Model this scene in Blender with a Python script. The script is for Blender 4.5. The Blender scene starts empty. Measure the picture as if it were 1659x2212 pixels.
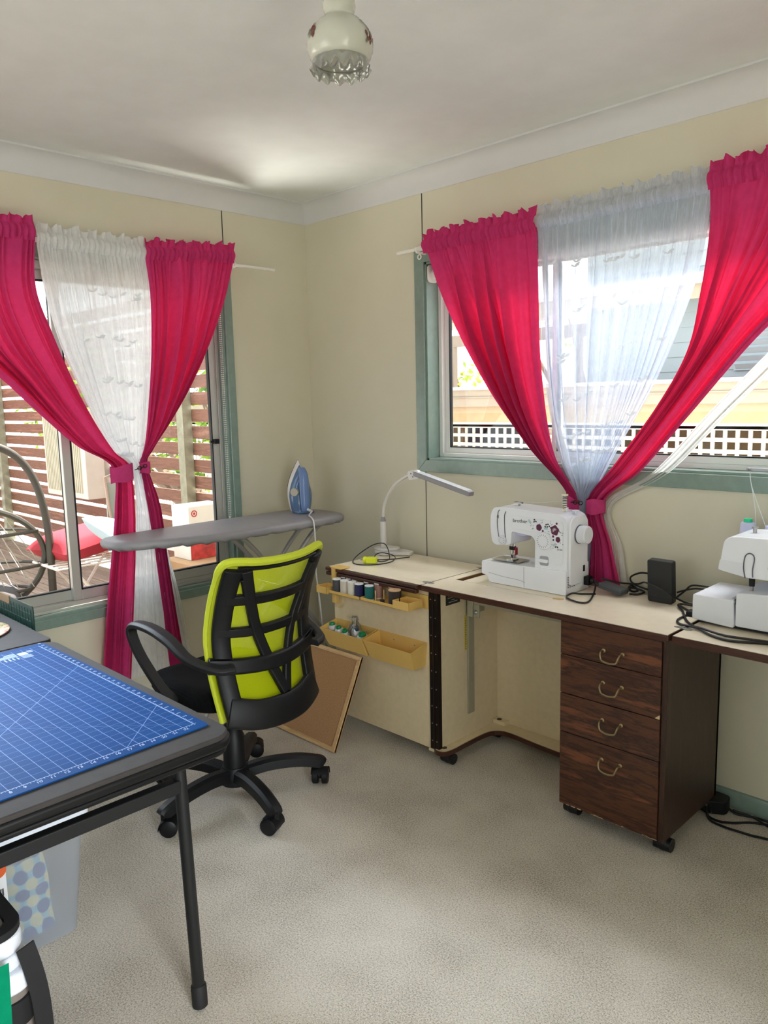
import bpy, bmesh, math, random
from mathutils import Vector, Matrix
from math import sin, cos, pi, radians
random.seed(7)
S = bpy.context.scene
COL = S.collection

# ------------------------------------------------------------------ camera
CAM = (3.310553, -2.745594, 1.498493); F_PX = 1668.34; YAW, PITCH, ROLL = 0.788287, 0.143863, -0.023343
cd = bpy.data.cameras.new('camera'); cam = bpy.data.objects.new('camera', cd); COL.objects.link(cam)
fw = Vector((-sin(YAW)*cos(PITCH), cos(YAW)*cos(PITCH), -sin(PITCH))); rt = Vector((cos(YAW), sin(YAW), 0)); up = rt.cross(fw)
r2 = rt*cos(ROLL)+up*sin(ROLL); u2 = -rt*sin(ROLL)+up*cos(ROLL)
cam.matrix_world = Matrix(((r2.x, u2.x, -fw.x, CAM[0]), (r2.y, u2.y, -fw.y, CAM[1]), (r2.z, u2.z, -fw.z, CAM[2]), (0, 0, 0, 1)))
cd.sensor_fit = 'VERTICAL'; cd.sensor_height = 24.0; cd.lens = F_PX/2212*24.0; cd.clip_start = .02; cd.clip_end = 200
S.camera = cam

# ------------------------------------------------------------------ light, sky, exposure
S.view_settings.view_transform = 'Standard'; S.view_settings.look = 'None'
S.view_settings.gamma = 1.0; S.view_settings.exposure = 0.18
SKY, SUN, FILL_A, FILL_B, FILL_C, FILL_D = 2.9, 20.0, .5, 10.0, 12.0, 38.0
w = bpy.data.worlds.new('world'); S.world = w; w.use_nodes = True
nt = w.node_tree; nt.nodes.clear()
out = nt.nodes.new('ShaderNodeOutputWorld'); bg = nt.nodes.new('ShaderNodeBackground')
sky = nt.nodes.new('ShaderNodeTexSky'); sky.sky_type = 'NISHITA'; sky.sun_disc = False
sky.sun_elevation = radians(62); sky.sun_rotation = radians(0); sky.air_density = 1.0; sky.dust_density = 2.0
mx = nt.nodes.new('ShaderNodeMix'); mx.data_type = 'RGBA'; mx.inputs[0].default_value = .8
mul = nt.nodes.new('ShaderNodeVectorMath'); mul.operation = 'SCALE'; mul.inputs[3].default_value = .12
nt.links.new(sky.outputs[0], mul.inputs[0]); nt.links.new(mul.outputs[0], mx.inputs[6])
mx.inputs[7].default_value = (.97, 1.03, 1.06, 1)            # thin bright cloud
nt.links.new(mx.outputs[2], bg.inputs[0]); bg.inputs[1].default_value = SKY
nt.links.new(bg.outputs[0], out.inputs[0])

def sun_lamp():
    l = bpy.data.lights.new('sun', 'SUN'); l.energy = SUN; l.angle = radians(.6); l.color = (1, .95, .86)
    o = bpy.data.objects.new('sun', l); COL.objects.link(o)
    o.rotation_euler = Vector((-.06, .45, .89)).to_track_quat('Z', 'Y').to_euler(); o.location = (0, 6, 12)
sun_lamp()
def fill_lamp(name, loc, dirn, sx, sy, power, col=(1, .97, .93), spread=180):
    l = bpy.data.lights.new(name, 'AREA'); l.shape = 'RECTANGLE'; l.size = sx; l.size_y = sy; l.energy = power; l.color = col; l.spread = radians(spread)
    o = bpy.data.objects.new(name, l); COL.objects.link(o); o.location = loc
    o.rotation_euler = (-Vector(dirn)).to_track_quat('Z', 'Y').to_euler()
# fill lamps added at two made-up openings in the unseen walls
fill_lamp('fill_opening_near', (1.6, -3.80, 1.75), (.10, 1, -1.15), 1.1, .9, FILL_A, (.90, .98, 1.06), 105)
fill_lamp('fill_opening_side', (4.34, -2.65, 1.15), (-1, .15, -.30), .8, 1.6, FILL_B, (.96, 1.0, 1.03), 60)
# area lamp added outside the left window to boost its light on the floor
fill_lamp('fill_left_window', (-.40, -2.25, 1.70), (2.3, .16, -1.72), .9, 1.0, FILL_C, (.86, 1.0, 1.14), 52)
# area lamp added above the right window, out of view, to brighten the desk
fill_lamp('fill_right_window', (1.9, .50, 2.40), (0, -1, -2.1), 1.9, .35, FILL_D, (.96, 1.0, 1.04), 110)
# lamp added below the sill, imitating bounced sun on the ceiling by the corner
fill_lamp('fill_deck_bounce', (-.36, -.86, .36), (.75, .42, 2.16), .35, .35, 9.0, (1, .97, .86), 48)
cy = S.cycles
cy.max_bounces = 10; cy.diffuse_bounces = 6; cy.glossy_bounces = 4; cy.transmission_bounces = 8; cy.transparent_max_bounces = 24
cy.caustics_reflective = False; cy.caustics_refractive = False; cy.sample_clamp_indirect = 8.0

# ------------------------------------------------------------------ materials
def lin(c):
    c = c/255.0
    return c/12.92 if c <= .04045 else ((c+.055)/1.055)**2.4
def rgb(r, g, b): return (lin(r), lin(g), lin(b), 1)
MATS = {}
class NB:
    def __init__(s, name):
        s.m = bpy.data.materials.new(name); s.m.use_nodes = True; s.t = s.m.node_tree; s.n = s.t.nodes
        s.p = s.n['Principled BSDF']; s.o = s.n['Material Output']
    def new(s, t, **k):
        n = s.n.new(t)
        for a, b in k.items(): setattr(n, a, b)
        return n
    def ln(s, a, b): s.t.links.new(a, b)
    def coord(s, scale=(1, 1, 1), rot=(0, 0, 0)):
        c = s.new('ShaderNodeTexCoord'); m = s.new('ShaderNodeMapping')
        m.inputs['Scale'].default_value = scale; m.inputs['Rotation'].default_value = rot
        s.ln(c.outputs['Object'], m.inputs[0]); return m.outputs[0]
    def noise(s, vec, scale, detail=4, rough=.55):
        n = s.new('ShaderNodeTexNoise'); n.inputs['Scale'].default_value = scale; n.inputs['Detail'].default_value = detail
        n.inputs['Roughness'].default_value = rough; s.ln(vec, n.inputs['Vector']); return n.outputs['Fac']
    def ramp(s, fac, stops):
        r = s.new('ShaderNodeValToRGB'); e = r.color_ramp.elements
        e[0].position, e[0].color = stops[0]; e[1].position, e[1].color = stops[1]
        for p, c in stops[2:]:
            q = e.new(p); q.color = c
        s.ln(fac, r.inputs[0]); return r.outputs[0]
    def math(s, op, a, b=None, c=None):
        m = s.new('ShaderNodeMath', operation=op)
        for i, x in enumerate((a, b, c)):
            if x is None: continue
            if isinstance(x, (int, float)): m.inputs[i].default_value = x
            else: s.ln(x, m.inputs[i])
        return m.outputs[0]
    def mix(s, fac, a, b):
        m = s.new('ShaderNodeMix', data_type='RGBA')
        for i, x in ((0, fac), (6, a), (7, b)):
            if isinstance(x, (int, float, tuple)): m.inputs[i].default_value = x
            else: s.ln(x, m.inputs[i])
        return m.outputs[2]
    def bump(s, h, strength=.3, dist=.002):
        b = s.new('ShaderNodeBump'); b.inputs['Strength'].default_value = strength; b.inputs['Distance'].default_value = dist
        s.ln(h, b.inputs['Height']); s.ln(b.outputs[0], s.p.inputs['Normal'])
    def base(s, c):
        if isinstance(c, tuple): s.p.inputs['Base Color'].default_value = c
        else: s.ln(c, s.p.inputs['Base Color'])
def mat(name, c, rough=.5, metal=0, spec=.5, var=0, vs=8, bump=0, bs=200, bd=.001, coat=0):
    if name in MATS: return MATS[name]
    b = NB(name); P = b.p.inputs
    P['Roughness'].default_value = rough; P['Metallic'].default_value = metal; P['Specular IOR Level'].default_value = spec
    if coat: P['Coat Weight'].default_value = coat; P['Coat Roughness'].default_value = .1
    col = rgb(*c)
    v = b.coord()
    f = b.noise(v, vs, 3)
    k = max(var, .01)
    lo = tuple(x*(1-k) for x in col[:3])+(1,); hi = tuple(min(1, x*(1+k)) for x in col[:3])+(1,)
    b.base(b.ramp(f, [(.35, lo), (.65, hi)]))
    if bump: b.bump(b.noise(v, bs, 2), bump, bd)
    MATS[name] = b.m; return b.m
def wood(name, dark, light, axis='x', scale=1.0, rough=.4, stretch=14):
    if name in MATS: return MATS[name]
    b = NB(name); st = {'x': (1, stretch, stretch), 'y': (stretch, 1, stretch), 'z': (stretch, stretch, 1)}[axis]
    v = b.coord(st); n = b.noise(v, 1.6*scale, 6, .6); n2 = b.noise(v, 9*scale, 3, .7)
    f = b.math('ADD', b.math('MULTIPLY', n, .75), b.math('MULTIPLY', n2, .25))
    d, l = rgb(*dark), rgb(*light); md = tuple((a*.5+c*.5) for a, c in zip(d, l))
    b.base(b.ramp(f, [(.36, d), (.60, l), (.46, md), (.52, d)])); b.p.inputs['Roughness'].default_value = rough
    MATS[name] = b.m; return b.m
def cloth(name, c, trans, tw=.4, bs=900, sheer=0.0):
    b = NB(name); b.n.remove(b.p)
    v = b.coord(); f = b.noise(v, 40, 4)
    col = rgb(*c); k = .08
    cc = b.ramp(f, [(.3, tuple(x*(1-k) for x in col[:3])+(1,)), (.7, tuple(min(1, x*(1+k)) for x in col[:3])+(1,))])
    d = b.new('ShaderNodeBsdfDiffuse'); t = b.new('ShaderNodeBsdfTranslucent'); b.ln(cc, d.inputs[0]); t.inputs[0].default_value = rgb(*trans)
    m = b.new('ShaderNodeMixShader'); m.inputs[0].default_value = tw; b.ln(d.outputs[0], m.inputs[1]); b.ln(t.outputs[0], m.inputs[2])
    fin = m.outputs[0]
    if sheer:
        tr = b.new('ShaderNodeBsdfTransparent'); m2 = b.new('ShaderNodeMixShader')
        thr = b.noise(b.coord((60, 60, 3)), 6, 3)
        lw = b.new('ShaderNodeLayerWeight'); lw.inputs[0].default_value = .35
        fac = b.math('ADD', b.math('MULTIPLY', thr, .35), sheer-.18)
        fac = b.math('SUBTRACT', fac, b.math('MULTIPLY', lw.outputs['Facing'], .45))
        fac = b.math('MAXIMUM', fac, .03)
        b.ln(fac, m2.inputs[0]); b.ln(m.outputs[0], m2.inputs[1]); b.ln(tr.outputs[0], m2.inputs[2]); fin = m2.outputs[0]
    b.ln(fin, b.o.inputs[0]); MATS[name] = b.m; return b.m
def clear(name, tint=(255, 255, 255), refl=.08, rough=.0, frost=0.0, fcol=(240, 245, 250)):
    b = NB(name); b.n.remove(b.p)
    tr = b.new('ShaderNodeBsdfTransparent'); tr.inputs[0].default_value = rgb(*tint)
    gl = b.new('ShaderNodeBsdfGlossy'); gl.inputs['Roughness'].default_value = rough
    fr = b.new('ShaderNodeFresnel'); fr.inputs[0].default_value = 1.45
    fac = b.math('MULTIPLY', fr.outputs[0], refl/.04*.5)
    m = b.new('ShaderNodeMixShader'); b.ln(fac, m.inputs[0]); b.ln(tr.outputs[0], m.inputs[1]); b.ln(gl.outputs[0], m.inputs[2])
    fin = m.outputs[0]
    if frost:
        d = b.new('ShaderNodeBsdfDiffuse'); d.inputs[0].default_value = rgb(*fcol); t = b.new('ShaderNodeBsdfTranslucent'); t.inputs[0].default_value = rgb(*fcol)
        a = b.new('ShaderNodeMixShader'); a.inputs[0].default_value = .5; b.ln(d.outputs[0], a.inputs[1]); b.ln(t.outputs[0], a.inputs[2])
        m2 = b.new('ShaderNodeMixShader'); m2.inputs[0].default_value = frost; b.ln(m.outputs[0], m2.inputs[1]); b.ln(a.outputs[0], m2.inputs[2]); fin = m2.outputs[0]
    b.ln(fin, b.o.inputs[0]); MATS[name] = b.m; return b.m

# ------------------------------------------------------------------ mesh builder
def R3(ax, deg): return Matrix.Rotation(radians(deg), 3, ax)
def catmull(P, n):
    P = [Vector(p) for p in P]; out = []; k = len(P)-1
    for i in range(n+1):
        t = i/n*k; j = min(int(t), k-1); f = t-j
        a = P[j-1] if j > 0 else P[0]*2-P[1]; b, c = P[j], P[j+1]; d = P[j+2] if j+2 <= k else P[k]*2-P[k-1]
        out.append(.5*((2*b)+(c-a)*f+(2*a-5*b+4*c-d)*f*f+(3*b-a-3*c+d)*f**3))
    return out
class MB:
    def __init__(s): s.v = []; s.f = []; s.m = []; s.mi = 0
    def add(s, V, Fs, M=None, off=None):
        n = len(s.v)
        for p in V:
            p = Vector(p)
            if M is not None: p = M @ p
            if off is not None: p = p+Vector(off)
            s.v.append(p)
        for f in Fs: s.f.append([i+n for i in f]); s.m.append(s.mi)
        return s
    def box(s, x0, x1, y0, y1, z0, z1, M=None, off=None):
        return s.add([(x0, y0, z0), (x1, y0, z0), (x1, y1, z0), (x0, y1, z0), (x0, y0, z1), (x1, y0, z1), (x1, y1, z1), (x0, y1, z1)],
                     [(0, 3, 2, 1), (4, 5, 6, 7), (0, 1, 5, 4), (1, 2, 6, 5), (2, 3, 7, 6), (3, 0, 4, 7)], M, off)
    def cbox(s, c, sz, M=None):
        a, b, d = (x/2 for x in sz); return s.box(-a, a, -b, b, -d, d, M, c)
    def hexa(s, bottom, top):
        return s.add(list(bottom)+list(top), [(0, 3, 2, 1), (4, 5, 6, 7), (0, 1, 5, 4), (1, 2, 6, 5), (2, 3, 7, 6), (3, 0, 4, 7)])
    def prism(s, poly, a, b, plane='xy', M=None, off=None):
        def mk(p, h): return (p[0], p[1], h) if plane == 'xy' else ((p[0], h, p[1]) if plane == 'xz' else (h, p[0], p[1]))
        n = len(poly); V = [mk(p, a) for p in poly]+[mk(p, b) for p in poly]
        Fs = [list(range(n))[::-1], list(range(n, 2*n))]+[(i, (i+1) % n, n+(i+1) % n, n+i) for i in range(n)]
        return s.add(V, Fs, M, off)
    def tube(s, pts, r, seg=10, closed=False, cap=True):
        P = [Vector(p) for p in pts]; n = len(P); rr = r if isinstance(r, (list, tuple)) else [r]*n
        T = [((P[(i+1) % n]-P[i-1]) if closed else (P[min(i+1, n-1)]-P[max(i-1, 0)])).normalized() for i in range(n)]
        a = T[0].orthogonal().normalized(); V = []
        for i in range(n):
            a = (a-T[i]*a.dot(T[i]));
            a = a.normalized() if a.length > 1e-6 else T[i].orthogonal().normalized()
            b = T[i].cross(a)
            V += [P[i]+(a*cos(2*pi*k/seg)+b*sin(2*pi*k/seg))*rr[i] for k in range(seg)]
        Fs = []
        for i in range(n if closed else n-1):
            j = (i+1) % n
            Fs += [(i*seg+k, i*seg+(k+1) % seg, j*seg+(k+1) % seg, j*seg+k) for k in range(seg)]
        if cap and not closed: Fs += [list(range(seg))[::-1], list(range((n-1)*seg, n*seg))]
        return s.add(V, Fs)
    def cyl(s, p0, p1, r0, r1=None, seg=20): return s.tube([p0, p1], [r0, r0 if r1 is None else r1], seg)
    def lathe(s, prof, seg=28, c=(0, 0, 0), M=None, wob=None):
        V = []; n = len(prof)
        for i, (r, z) in enumerate(prof):
            for k in range(seg):
                a = 2*pi*k/seg; q = wob(i, a) if wob else (0, 0)
                V.append(((r+q[0])*cos(a), (r+q[0])*sin(a), z+q[1]))
        Fs = [(i*seg+k, i*seg+(k+1) % seg, (i+1)*seg+(k+1) % seg, (i+1)*seg+k) for i in range(n-1) for k in range(seg)]
        if prof[0][0] > 1e-4: Fs.append(list(range(seg))[::-1])
        if prof[-1][0] > 1e-4 and not wob: Fs.append(list(range((n-1)*seg, n*seg)))
        return s.add(V, Fs, M, c)
    def sphere(s, c, r, seg=16, rings=10, M=None):
        r = (r, r, r) if isinstance(r, (int, float)) else r
        V = []; Fs = []
        for i in range(rings+1):
            t = pi*i/rings
            V += [(r[0]*sin(t)*cos(2*pi*k/seg), r[1]*sin(t)*sin(2*pi*k/seg), r[2]*cos(t)) for k in range(seg)]
        for i in range(rings): Fs += [(i*seg+k, (i+1)*seg+k, (i+1)*seg+(k+1) % seg, i*seg+(k+1) % seg) for k in range(seg)]
        return s.add(V, Fs, M, c)
    def grid(s, fn, nu, nv):
        V = [fn(i/nu, j/nv) for j in range(nv+1) for i in range(nu+1)]
        return s.add(V, [(j*(nu+1)+i, j*(nu+1)+i+1, (j+1)*(nu+1)+i+1, (j+1)*(nu+1)+i) for j in range(nv) for i in range(nu)])
    def sweep(s, path, sec, nrm, cap=True, scale=None):
        """section points (a along side, b along normal) swept along a path; nrm(i) gives the normal"""
        P = [Vector(p) for p in path]; n = len(P); m = len(sec); V = []
        for i in range(n):
            t = (P[min(i+1, n-1)]-P[max(i-1, 0)]).normalized(); N = Vector(nrm(i)); N = (N-t*N.dot(t)).normalized(); B = t.cross(N)
            k = scale(i/(n-1)) if scale else 1
            V += [P[i]+B*a*k+N*b for a, b in sec]
        Fs = [(i*m+k, i*m+(k+1) % m, (i+1)*m+(k+1) % m, (i+1)*m+k) for i in range(n-1) for k in range(m)]
        if cap: Fs += [list(range(m))[::-1], list(range((n-1)*m, n*m))]
        return s.add(V, Fs)
    def text(s, txt, size, M, ext=.0004, align='CENTER', off=None):
        cu = bpy.data.curves.new('t', 'FONT'); cu.body = txt; cu.size = size; cu.extrude = ext; cu.align_x = align; cu.align_y = 'CENTER'; cu.resolution_u = 3
        o = bpy.data.objects.new('t', cu); me = bpy.data.meshes.new_from_object(o)
        s.add([v.co.copy() for v in me.vertices], [list(p.vertices) for p in me.polygons], M, off)
        bpy.data.objects.remove(o); bpy.data.curves.remove(cu); bpy.data.meshes.remove(me); return s
def rrect(x0, x1, y0, y1, r, n=5):
    out = []
    for cx, cy_, a0 in ((x1-r, y1-r, 0), (x0+r, y1-r, 90), (x0+r, y0+r, 180), (x1-r, y0+r, 270)):
        for k in range(n+1):
            a = radians(a0+90*k/n); out.append((cx+r*cos(a), cy_+r*sin(a)))
    return out
def ROOT(p):
    while p.parent: p = p.parent
    return p
def obj(name, mb, m, parent=None, smooth=40, bevel=0, bseg=2, label=None, cat=None, group=None, kind=None, fixn=True):
    """one mesh object; a child of parent (all shapes are given in world coordinates)"""
    me = bpy.data.meshes.new(name); V = mb.v; loc = Vector((0, 0, 0))
    if parent is not None:
        inv = ROOT(parent).matrix_basis.inverted(); V = [inv @ Vector(p) for p in V]
    elif kind != 'structure':
        xs = [p.x for p in V]; ys = [p.y for p in V]; zs = [p.z for p in V]
        loc = Vector(((min(xs)+max(xs))/2, (min(ys)+max(ys))/2, min(zs))); V = [p-loc for p in V]
    me.from_pydata([tuple(p) for p in V], [], mb.f)
    for x in (m if isinstance(m, (list, tuple)) else [m]): me.materials.append(x)
    me.polygons.foreach_set('material_index', mb.m)
    me.validate()
    if fixn:
        bm = bmesh.new(); bm.from_mesh(me); bmesh.ops.recalc_face_normals(bm, faces=bm.faces); bm.to_mesh(me); bm.free()
    if smooth:
        me.polygons.foreach_set('use_smooth', [True]*len(me.polygons)); me.set_sharp_from_angle(angle=radians(smooth))
    o = bpy.data.objects.new(name, me); COL.objects.link(o); o.location = loc
    if parent is not None: o.parent = parent
    if bevel:
        b = o.modifiers.new('Bevel', 'BEVEL'); b.width = bevel; b.segments = bseg; b.limit_method = 'ANGLE'; b.angle_limit = radians(35); b.harden_normals = True
    if label: o['label'] = label
    if cat: o['category'] = cat
    if group: o['group'] = group
    if kind: o['kind'] = kind
    return o
def thing(name, label, cat, loc=(0, 0, 0), group=None, kind=None):
    o = bpy.data.objects.new(name, None); COL.objects.link(o); o.location = loc; o.empty_display_size = .05
    if label: o['label'] = label
    if cat: o['category'] = cat
    if group: o['group'] = group
    if kind: o['kind'] = kind
    return o
def copy_tree(o, parent=None):
    c = o.copy(); COL.objects.link(c)
    if parent is not None: c.parent = parent
    for ch in list(o.children): copy_tree(ch, c)
    return c
# ================================================================== ROOM
CEIL = 2.52; XR, YN = 4.4, -3.85
def wall_mat():
    b = NB('wall_paint'); v = b.coord(); n = b.noise(v, 2.2, 3); f = b.noise(b.coord((1, 1, .12)), 420, 2)
    b.base(b.ramp(n, [(.3, rgb(214, 210, 188)), (.7, rgb(219, 215, 195))])); b.p.inputs['Roughness'].default_value = .55
    b.bump(f, .12, .0006); return b.m
def carpet_mat():
    b = NB('carpet'); v = b.coord()
    n1 = b.noise(v, 3, 3); n2 = b.noise(v, 210, 3, .75); n3 = b.noise(v, 620, 2, .7)
    f = b.math('ADD', b.math('MULTIPLY', n2, .5), b.math('ADD', b.math('MULTIPLY', n3, .35), b.math('MULTIPLY', n1, .15)))
    b.base(b.ramp(f, [(.40, rgb(136, 127, 114)), (.49, rgb(208, 200, 186)), (.60, rgb(236, 230, 218))]))
    b.p.inputs['Roughness'].default_value = .95; b.p.inputs['Specular IOR Level'].default_value = .1
    b.bump(b.math('ADD', n2, n3), .7, .0025); return b.m
mWall = wall_mat(); mCarpet = carpet_mat()
mCeil = mat('ceiling_paint', (226, 230, 228), .7, var=.02)
mCorn = mat('cornice_paint', (218, 220, 220), .6)
mTrim = mat('sage_gloss_paint', (128, 150, 140), .28, var=.05, vs=30, coat=.3)
mAlu = mat('aluminium_frame', (196, 196, 190), .35, metal=.4)
mAluW = mat('pale_frame', (232, 234, 232), .4)
mBlackRub = mat('black_rubber', (18, 18, 20), .7)
mGlass = clear('window_glass', refl=.05)
mDarkGap = mat('dark_gap', (30, 28, 26), .9)
def structure(name, mb, m, **k): return obj(name, mb, m, kind='structure', **k)

structure('floor', MB().box(-.12, XR, YN, .12, -.05, 0), mCarpet, smooth=0)
structure('ceiling', MB().box(-.12, XR, YN, .12, CEIL, CEIL+.06), mCeil, smooth=0)
# left wall, x = 0, window hole y -3.1..-.536, z .602..2.13 ; right wall y = 0, hole x .855..2.95, z 1.212..2.13
LW = dict(a=-3.1, b=-.536, z0=.602, z1=2.12); RW = dict(a=.855, b=2.95, z0=1.212, z1=2.12)
m = MB(); m.box(-.12, 0, YN, LW['a'], 0, CEIL).box(-.12, 0, LW['b'], .12, 0, CEIL).box(-.12, 0, LW['a'], LW['b'], 0, LW['z0']).box(-.12, 0, LW['a'], LW['b'], LW['z1'], CEIL)
structure('wall_left', m, mWall, smooth=0)
m = MB(); m.box(0, RW['a'], 0, .12, 0, CEIL).box(RW['b'], XR, 0, .12, 0, CEIL).box(RW['a'], RW['b'], 0, .12, 0, RW['z0']).box(RW['a'], RW['b'], 0, .12, RW['z1'], CEIL)
structure('wall_right', m, mWall, smooth=0)
m = MB(); m.box(0, 1.0, YN-.1, YN, 0, CEIL).box(2.2, XR, YN-.1, YN, 0, CEIL).box(1.0, 2.2, YN-.1, YN, 0, .9).box(1.0, 2.2, YN-.1, YN, 2.1, CEIL)  # opening put into this unseen wall to let sky light in
structure('wall_near', m, mWall, smooth=0)
m = MB(); m.box(XR, XR+.1, YN, -3.1, 0, CEIL).box(XR, XR+.1, -2.2, .12, 0, CEIL).box(XR, XR+.1, -3.1, -2.2, 2.05, CEIL)  # unseen wall too, its opening added for more light
structure('wall_side', m, mWall, smooth=0)
# cornices (coved) and skirting
def cove(n=8):
    P = [(0, CEIL-.0945), (.004, CEIL-.0945)]
    for k in range(n+1):
        t = k/n; P.append((.006+.066*(1-cos(t*pi/2))*1.0, CEIL-.0905+.082*sin(t*pi/2)))
    return P+[(.078, CEIL-.008), (.078, CEIL), (0, CEIL)]
m = MB(); m.add(*(lambda P: ([(x, YN, z) for x, z in P]+[(x, -x, z) for x, z in P], [(i, (i+1) % len(P), len(P)+(i+1) % len(P), len(P)+i) for i in range(len(P))]))(cove()))
structure('trim_1', m, mCorn, smooth=30)
m = MB(); m.add(*(lambda P: ([(x, -x, z) for x, z in P]+[(XR, -x, z) for x, z in P], [(i, (i+1) % len(P), len(P)+(i+1) % len(P), len(P)+i) for i in range(len(P))]))(cove()))
structure('trim_2', m, mCorn, smooth=30)
m = MB().prism([(0, 0), (-.016, 0), (-.016, .05), (-.010, .062), (0, .064)], 0, XR, 'yz'); structure('baseboard_right', m, mTrim)
m = MB().prism([(0, 0), (.016, 0), (.016, .05), (.010, .062), (0, .064)], YN, -.016, 'xz'); structure('baseboard_left', m, mTrim)
# open sheet joints in the wall lining (thin dark reveals with a pale bead)
m = MB().box(0, .0015, -.5205, -.5165, 2.19, CEIL-.094); structure('trim_3', m, mDarkGap, smooth=0)
m = MB().box(.838, .842, -.0015, 0, 2.19, CEIL-.094).box(.838, .841, -.0015, 0, .064, 1.156); structure('trim_4', m, mDarkGap, smooth=0)

# ---- window 1 (left wall, sliding aluminium window)
def kind_root(name): return thing(name, None, None, kind='structure')
w1 = kind_root('window_1')
m = MB(); ya, yb, z0, z1 = LW['a'], LW['b'], LW['z0'], LW['z1']; t = .042
m.box(0, .016, yb, yb+t, z0-t, z1+.07).box(0, .016, ya-t, ya, z0-t, z1+.07).box(0, .016, ya, yb, z0-t, z0).box(0, .016, ya, yb, z1, z1+.07)
obj('architrave', m, mTrim, w1, bevel=.003)
m = MB(); m.box(-.12, .002, yb-.012, yb, z0, z1).box(-.12, .002, ya, ya+.012, z0, z1).box(-.12, .004, ya, yb, z0, z0+.012).box(-.12, .002, ya, yb, z1-.012, z1)
obj('reveal', m, mTrim, w1)
m = MB(); x0, x1 = -.115, -.045; f0 = z0+.012
m.box(x0, x1, yb-.03, yb-.012, f0, z1-.012).box(x0, x1, ya+.012, ya+.03, f0, z1-.012).box(x0, x1, ya+.012, yb-.012, f0, f0+.03).box(x0, x1, ya+.012, yb-.012, z1-.045, z1-.012)
m.box(x1, x1+.012, ya+.012, yb-.012, f0, f0+.012)
obj('frame', m, mAlu, w1, bevel=.002)
def sash(y0, y1, xc, name, st=.038):
    m = MB(); a, b = f0+.03, z1-.045
    m.box(xc-.012, xc+.012, y1-st, y1, a, b).box(xc-.012, xc+.012, y0, y0+st, a, b).box(xc-.012, xc+.012, y0+st, y1-st, a, a+.045).box(xc-.012, xc+.012, y0+st, y1-st, b-.04, b)
    s = obj(name, m, mAlu, w1, bevel=.002)
    m = MB(); g = .006
    m.box(xc-.008, xc+.0135, y1-st-g, y1-st, a+.045, b-.04).box(xc-.008, xc+.0135, y0+st, y0+st+g, a+.045, b-.04).box(xc-.008, xc+.0135, y0+st, y1-st, a+.045, a+.045+g).box(xc-.008, xc+.0135, y0+st, y1-st, b-.04-g, b-.04)
    obj('gasket', m, mBlackRub, s, smooth=0)
    obj('pane', MB().box(xc-.003, xc+.001, y0+st, y1-st, a+.045, b-.04), mGlass, s, smooth=0)
    return s
s1 = sash(-1.365, yb-.03, -.062, 'sash')
s2 = sash(ya+.03, -1.315, -.092, 'sash')
m = MB().box(-.05, -.03, -.605, -.578, 1.30, 1.325).box(-.05, -.036, -.625, -.60, 1.305, 1.318); obj('latch', m, mBlackRub, s1, bevel=.002)
# ---- window 2 (right wall)
w2 = kind_root('window_2'); xa, xb, z0, z1 = RW['a'], RW['b'], RW['z0'], RW['z1']; t = .056
m = MB(); m.prism([(xa-t, z0-t), (xa, z0), (xa, z1), (xa-t, z1+.07)], -.016, 0, 'xz'); m.prism([(xb+t, z0-t), (xb, z0), (xb, z1), (xb+t, z1+.07)], -.016, 0, 'xz')
m.prism([(xa-t, z0-t), (xb+t, z0-t), (xb, z0), (xa, z0)], -.016, 0, 'xz'); m.prism([(xa-t, z1+.07), (xb+t, z1+.07), (xb, z1), (xa, z1)], -.016, 0, 'xz')
obj('architrave', m, mTrim, w2, bevel=.002)
m = MB(); m.box(xa, xa+.01, -.004, .12, z0, z1).box(xb-.01, xb, -.004, .12, z0, z1).box(xa, xb, -.004, .12, z0, z0+.01).box(xa, xb, -.004, .12, z1-.01, z1)
obj('reveal', m, mTrim, w2)
m = MB(); y0, y1 = .075, .118
m.box(xa+.01, xa+.03, y0, y1, z0+.01, z1-.01).box(xb-.03, xb-.01, y0, y1, z0+.01, z1-.01).box(xa+.03, xb-.03, y0, y1, z0+.01, z0+.03).box(xa+.03, xb-.03, y0, y1, z1-.05, z1-.01)
obj('frame', m, mAluW, w2, bevel=.002)
def sash2(x0, x1, yc):
    a, b = z0+.03, z1-.05; st = .026
    m = MB(); m.box(x0, x0+st, yc-.01, yc+.01, a, b).box(x1-st, x1, yc-.01, yc+.01, a, b).box(x0+st, x1-st, yc-.01, yc+.01, a, a+.026).box(x0+st, x1-st, yc-.01, yc+.01, b-.03, b)
    s = obj('sash', m, mAluW, w2, bevel=.002)
    g = .004; m = MB(); m.box(x0+st, x0+st+g, yc-.011, yc+.008, a+.026, b-.03).box(x1-st-g, x1-st, yc-.011, yc+.008, a+.026, b-.03).box(x0+st, x1-st, yc-.011, yc+.008, a+.026, a+.03)
    obj('gasket', m, mBlackRub, s, smooth=0)
    obj('pane', MB().box(x0+st, x1-st, yc-.002, yc+.002, a+.026, b-.03), mGlass, s, smooth=0)
sash2(xa+.03, 1.52, .108); sash2(1.49, xb-.03, .085)
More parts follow.
